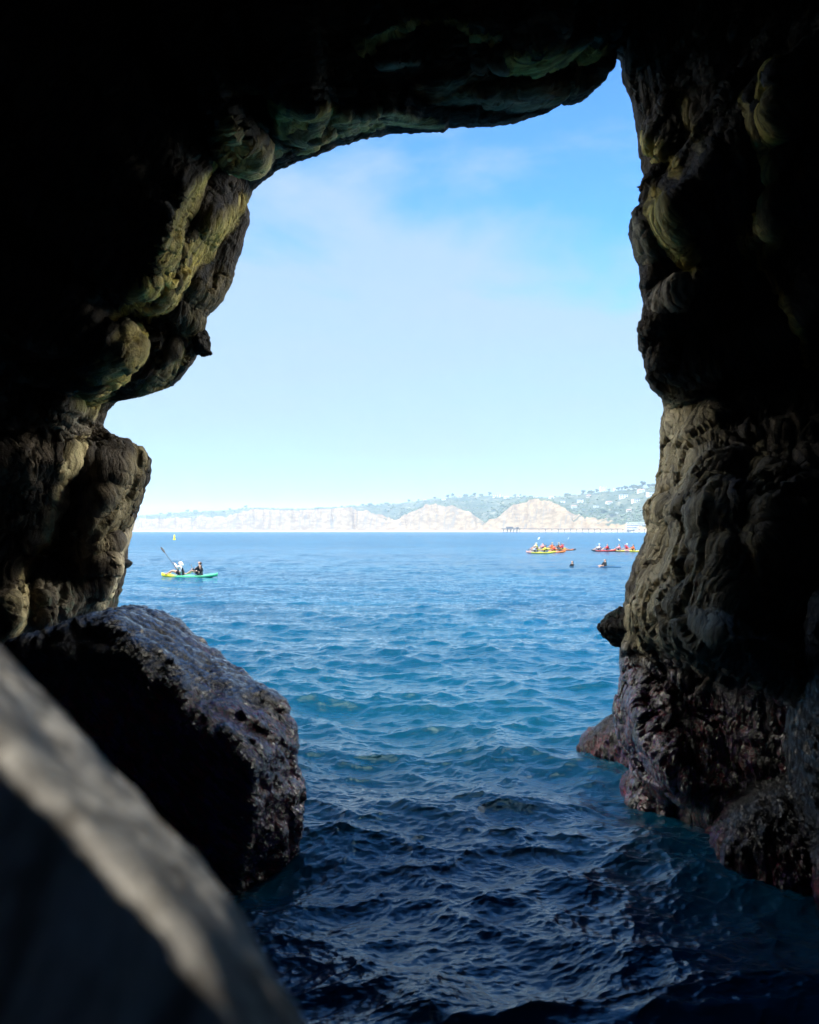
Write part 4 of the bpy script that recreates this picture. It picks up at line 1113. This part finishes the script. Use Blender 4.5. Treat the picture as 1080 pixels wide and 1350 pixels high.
far_kayak(796, 727.0, math.pi, 'red', 'red kayak with dark ends leading the right far group', G2,
    [('low', 'white', 'red', 'hat', 'white', 'person in white shirt and hat with red vest in the red kayak', 'dark paddle over the bow of the red kayak', 'dark', (.3, 1, .2)),
     ('low', 'red', 'red', 'hair', 'brown', 'person in red shirt with bare brown hair in the stern of the red kayak', 'dark paddle over the stern of the red kayak', 'dark', (-.3, 1, .1))], P2, .92)
far_kayak(822, 727.0, math.pi-.2, 'gold', 'golden kayak between the red kayak and the yellow kayak', G2,
    [('low', 'pink', 'red', 'hair', 'brown', 'person in pink shirt and red vest in the bow of the right group golden kayak', 'dark paddle over the bow of the right group golden kayak', 'dark', (.1, 1, .15)),
     ('raised', 'red', 'red', 'hat', 'white', 'person in red with a white hat in the stern of the right group golden kayak', 'white bladed paddle in the stern of the right group golden kayak', 'white', (.5, .4, .6))], P2, .85)
far_kayak(841, 727.6, math.pi-.1, 'yellow', 'yellow kayak running behind the cave wall at the end of the right far group', G2,
    [('low', 'orange', 'red', 'hair', 'brown', 'person in orange shirt in the yellow kayak beside the cave wall', 'dark paddle in the yellow kayak beside the cave wall', 'dark', (-.2, 1, .2)), None], P2, .92)

# swimmer and the person on a blue board
def water_person(x, y, lab, shirt, hc, sink, lean=0.0):
    Yk = CH*F/(y-HY); l = px(x, y, Yk); l[2] = sink
    r = make_person(tuple(l), math.radians(200), 'rest', shirt, None, 'hair', hc, lab, None)
    return r, l
water_person(755, 746, 'dark wetsuited swimmer with head and shoulders above water, left of the blue board', 'black', 'black', -.36)
r_, l = water_person(798, 747.5, 'person in a black wetsuit sitting low on a blue board', 'black', 'black', -.12)
bt = empty('paddleboard', (l[0]+.05, l[1], .03), math.radians(185)); tag(bt, 'long blue board lying low in the water under a person in black', 'paddleboard')
bmd = MB(); bmd.ico((0, 0, 0), 1.0, 3, (1.5, .36, .07)); link('board', bmd.mesh('board', True), pl['blue'], bt)
link('fin', MB().ico((-1.15, 0, -.12), 1.0, 2, (.12, .012, .14)).mesh('fin', True), M_dark, bt)
link('deck_pad', MB().ico((-.35, 0, .05), 1.0, 2, (.55, .24, .03)).mesh('deck_pad', True), M_dark, bt)

# buoy
Yb = 310.0; bl_ = px(230, 712, Yb)
bu = empty('buoy', (bl_[0], bl_[1], 0)); tag(bu, 'small upright yellow marker buoy beyond the green kayak', 'buoy')
M_by = simple('buoy_yellow', (.78, .72, .03), .5)
link('float', MB().cyl((0, 0, -.3), (0, 0, .35), .55, .48, 14).mesh('float', True), M_by, bu)
link('pillar', MB().cyl((0, 0, .35), (0, 0, 1.45), .32, .25, 12).mesh('pillar', True), M_by, bu)
link('top_mark', MB().ico((0, 0, 1.55), .26, 2).mesh('top_mark', True), M_by, bu)

# ------------------------------------------------------------------ sea haze
mh, th_, bh = new_mat('haze'); th_.nodes.remove(bh)
pv = th_.nodes.new('ShaderNodeVolumePrincipled'); pv.inputs['Density'].default_value = 0.00011; pv.inputs['Color'].default_value = (0.62, 0.80, 1.0, 1)
pv.inputs['Anisotropy'].default_value = 0.1
th_.links.new(pv.outputs[0], th_.nodes['Material Output'].inputs['Volume'])
HZ = MB(); HZ.box((0, 3900, 110), (9000, 8200, 228)); hz = link('haze', HZ.mesh('haze'), mh)
tag(hz, 'pale sea haze over the water and the far coast', 'haze', kind='stuff')
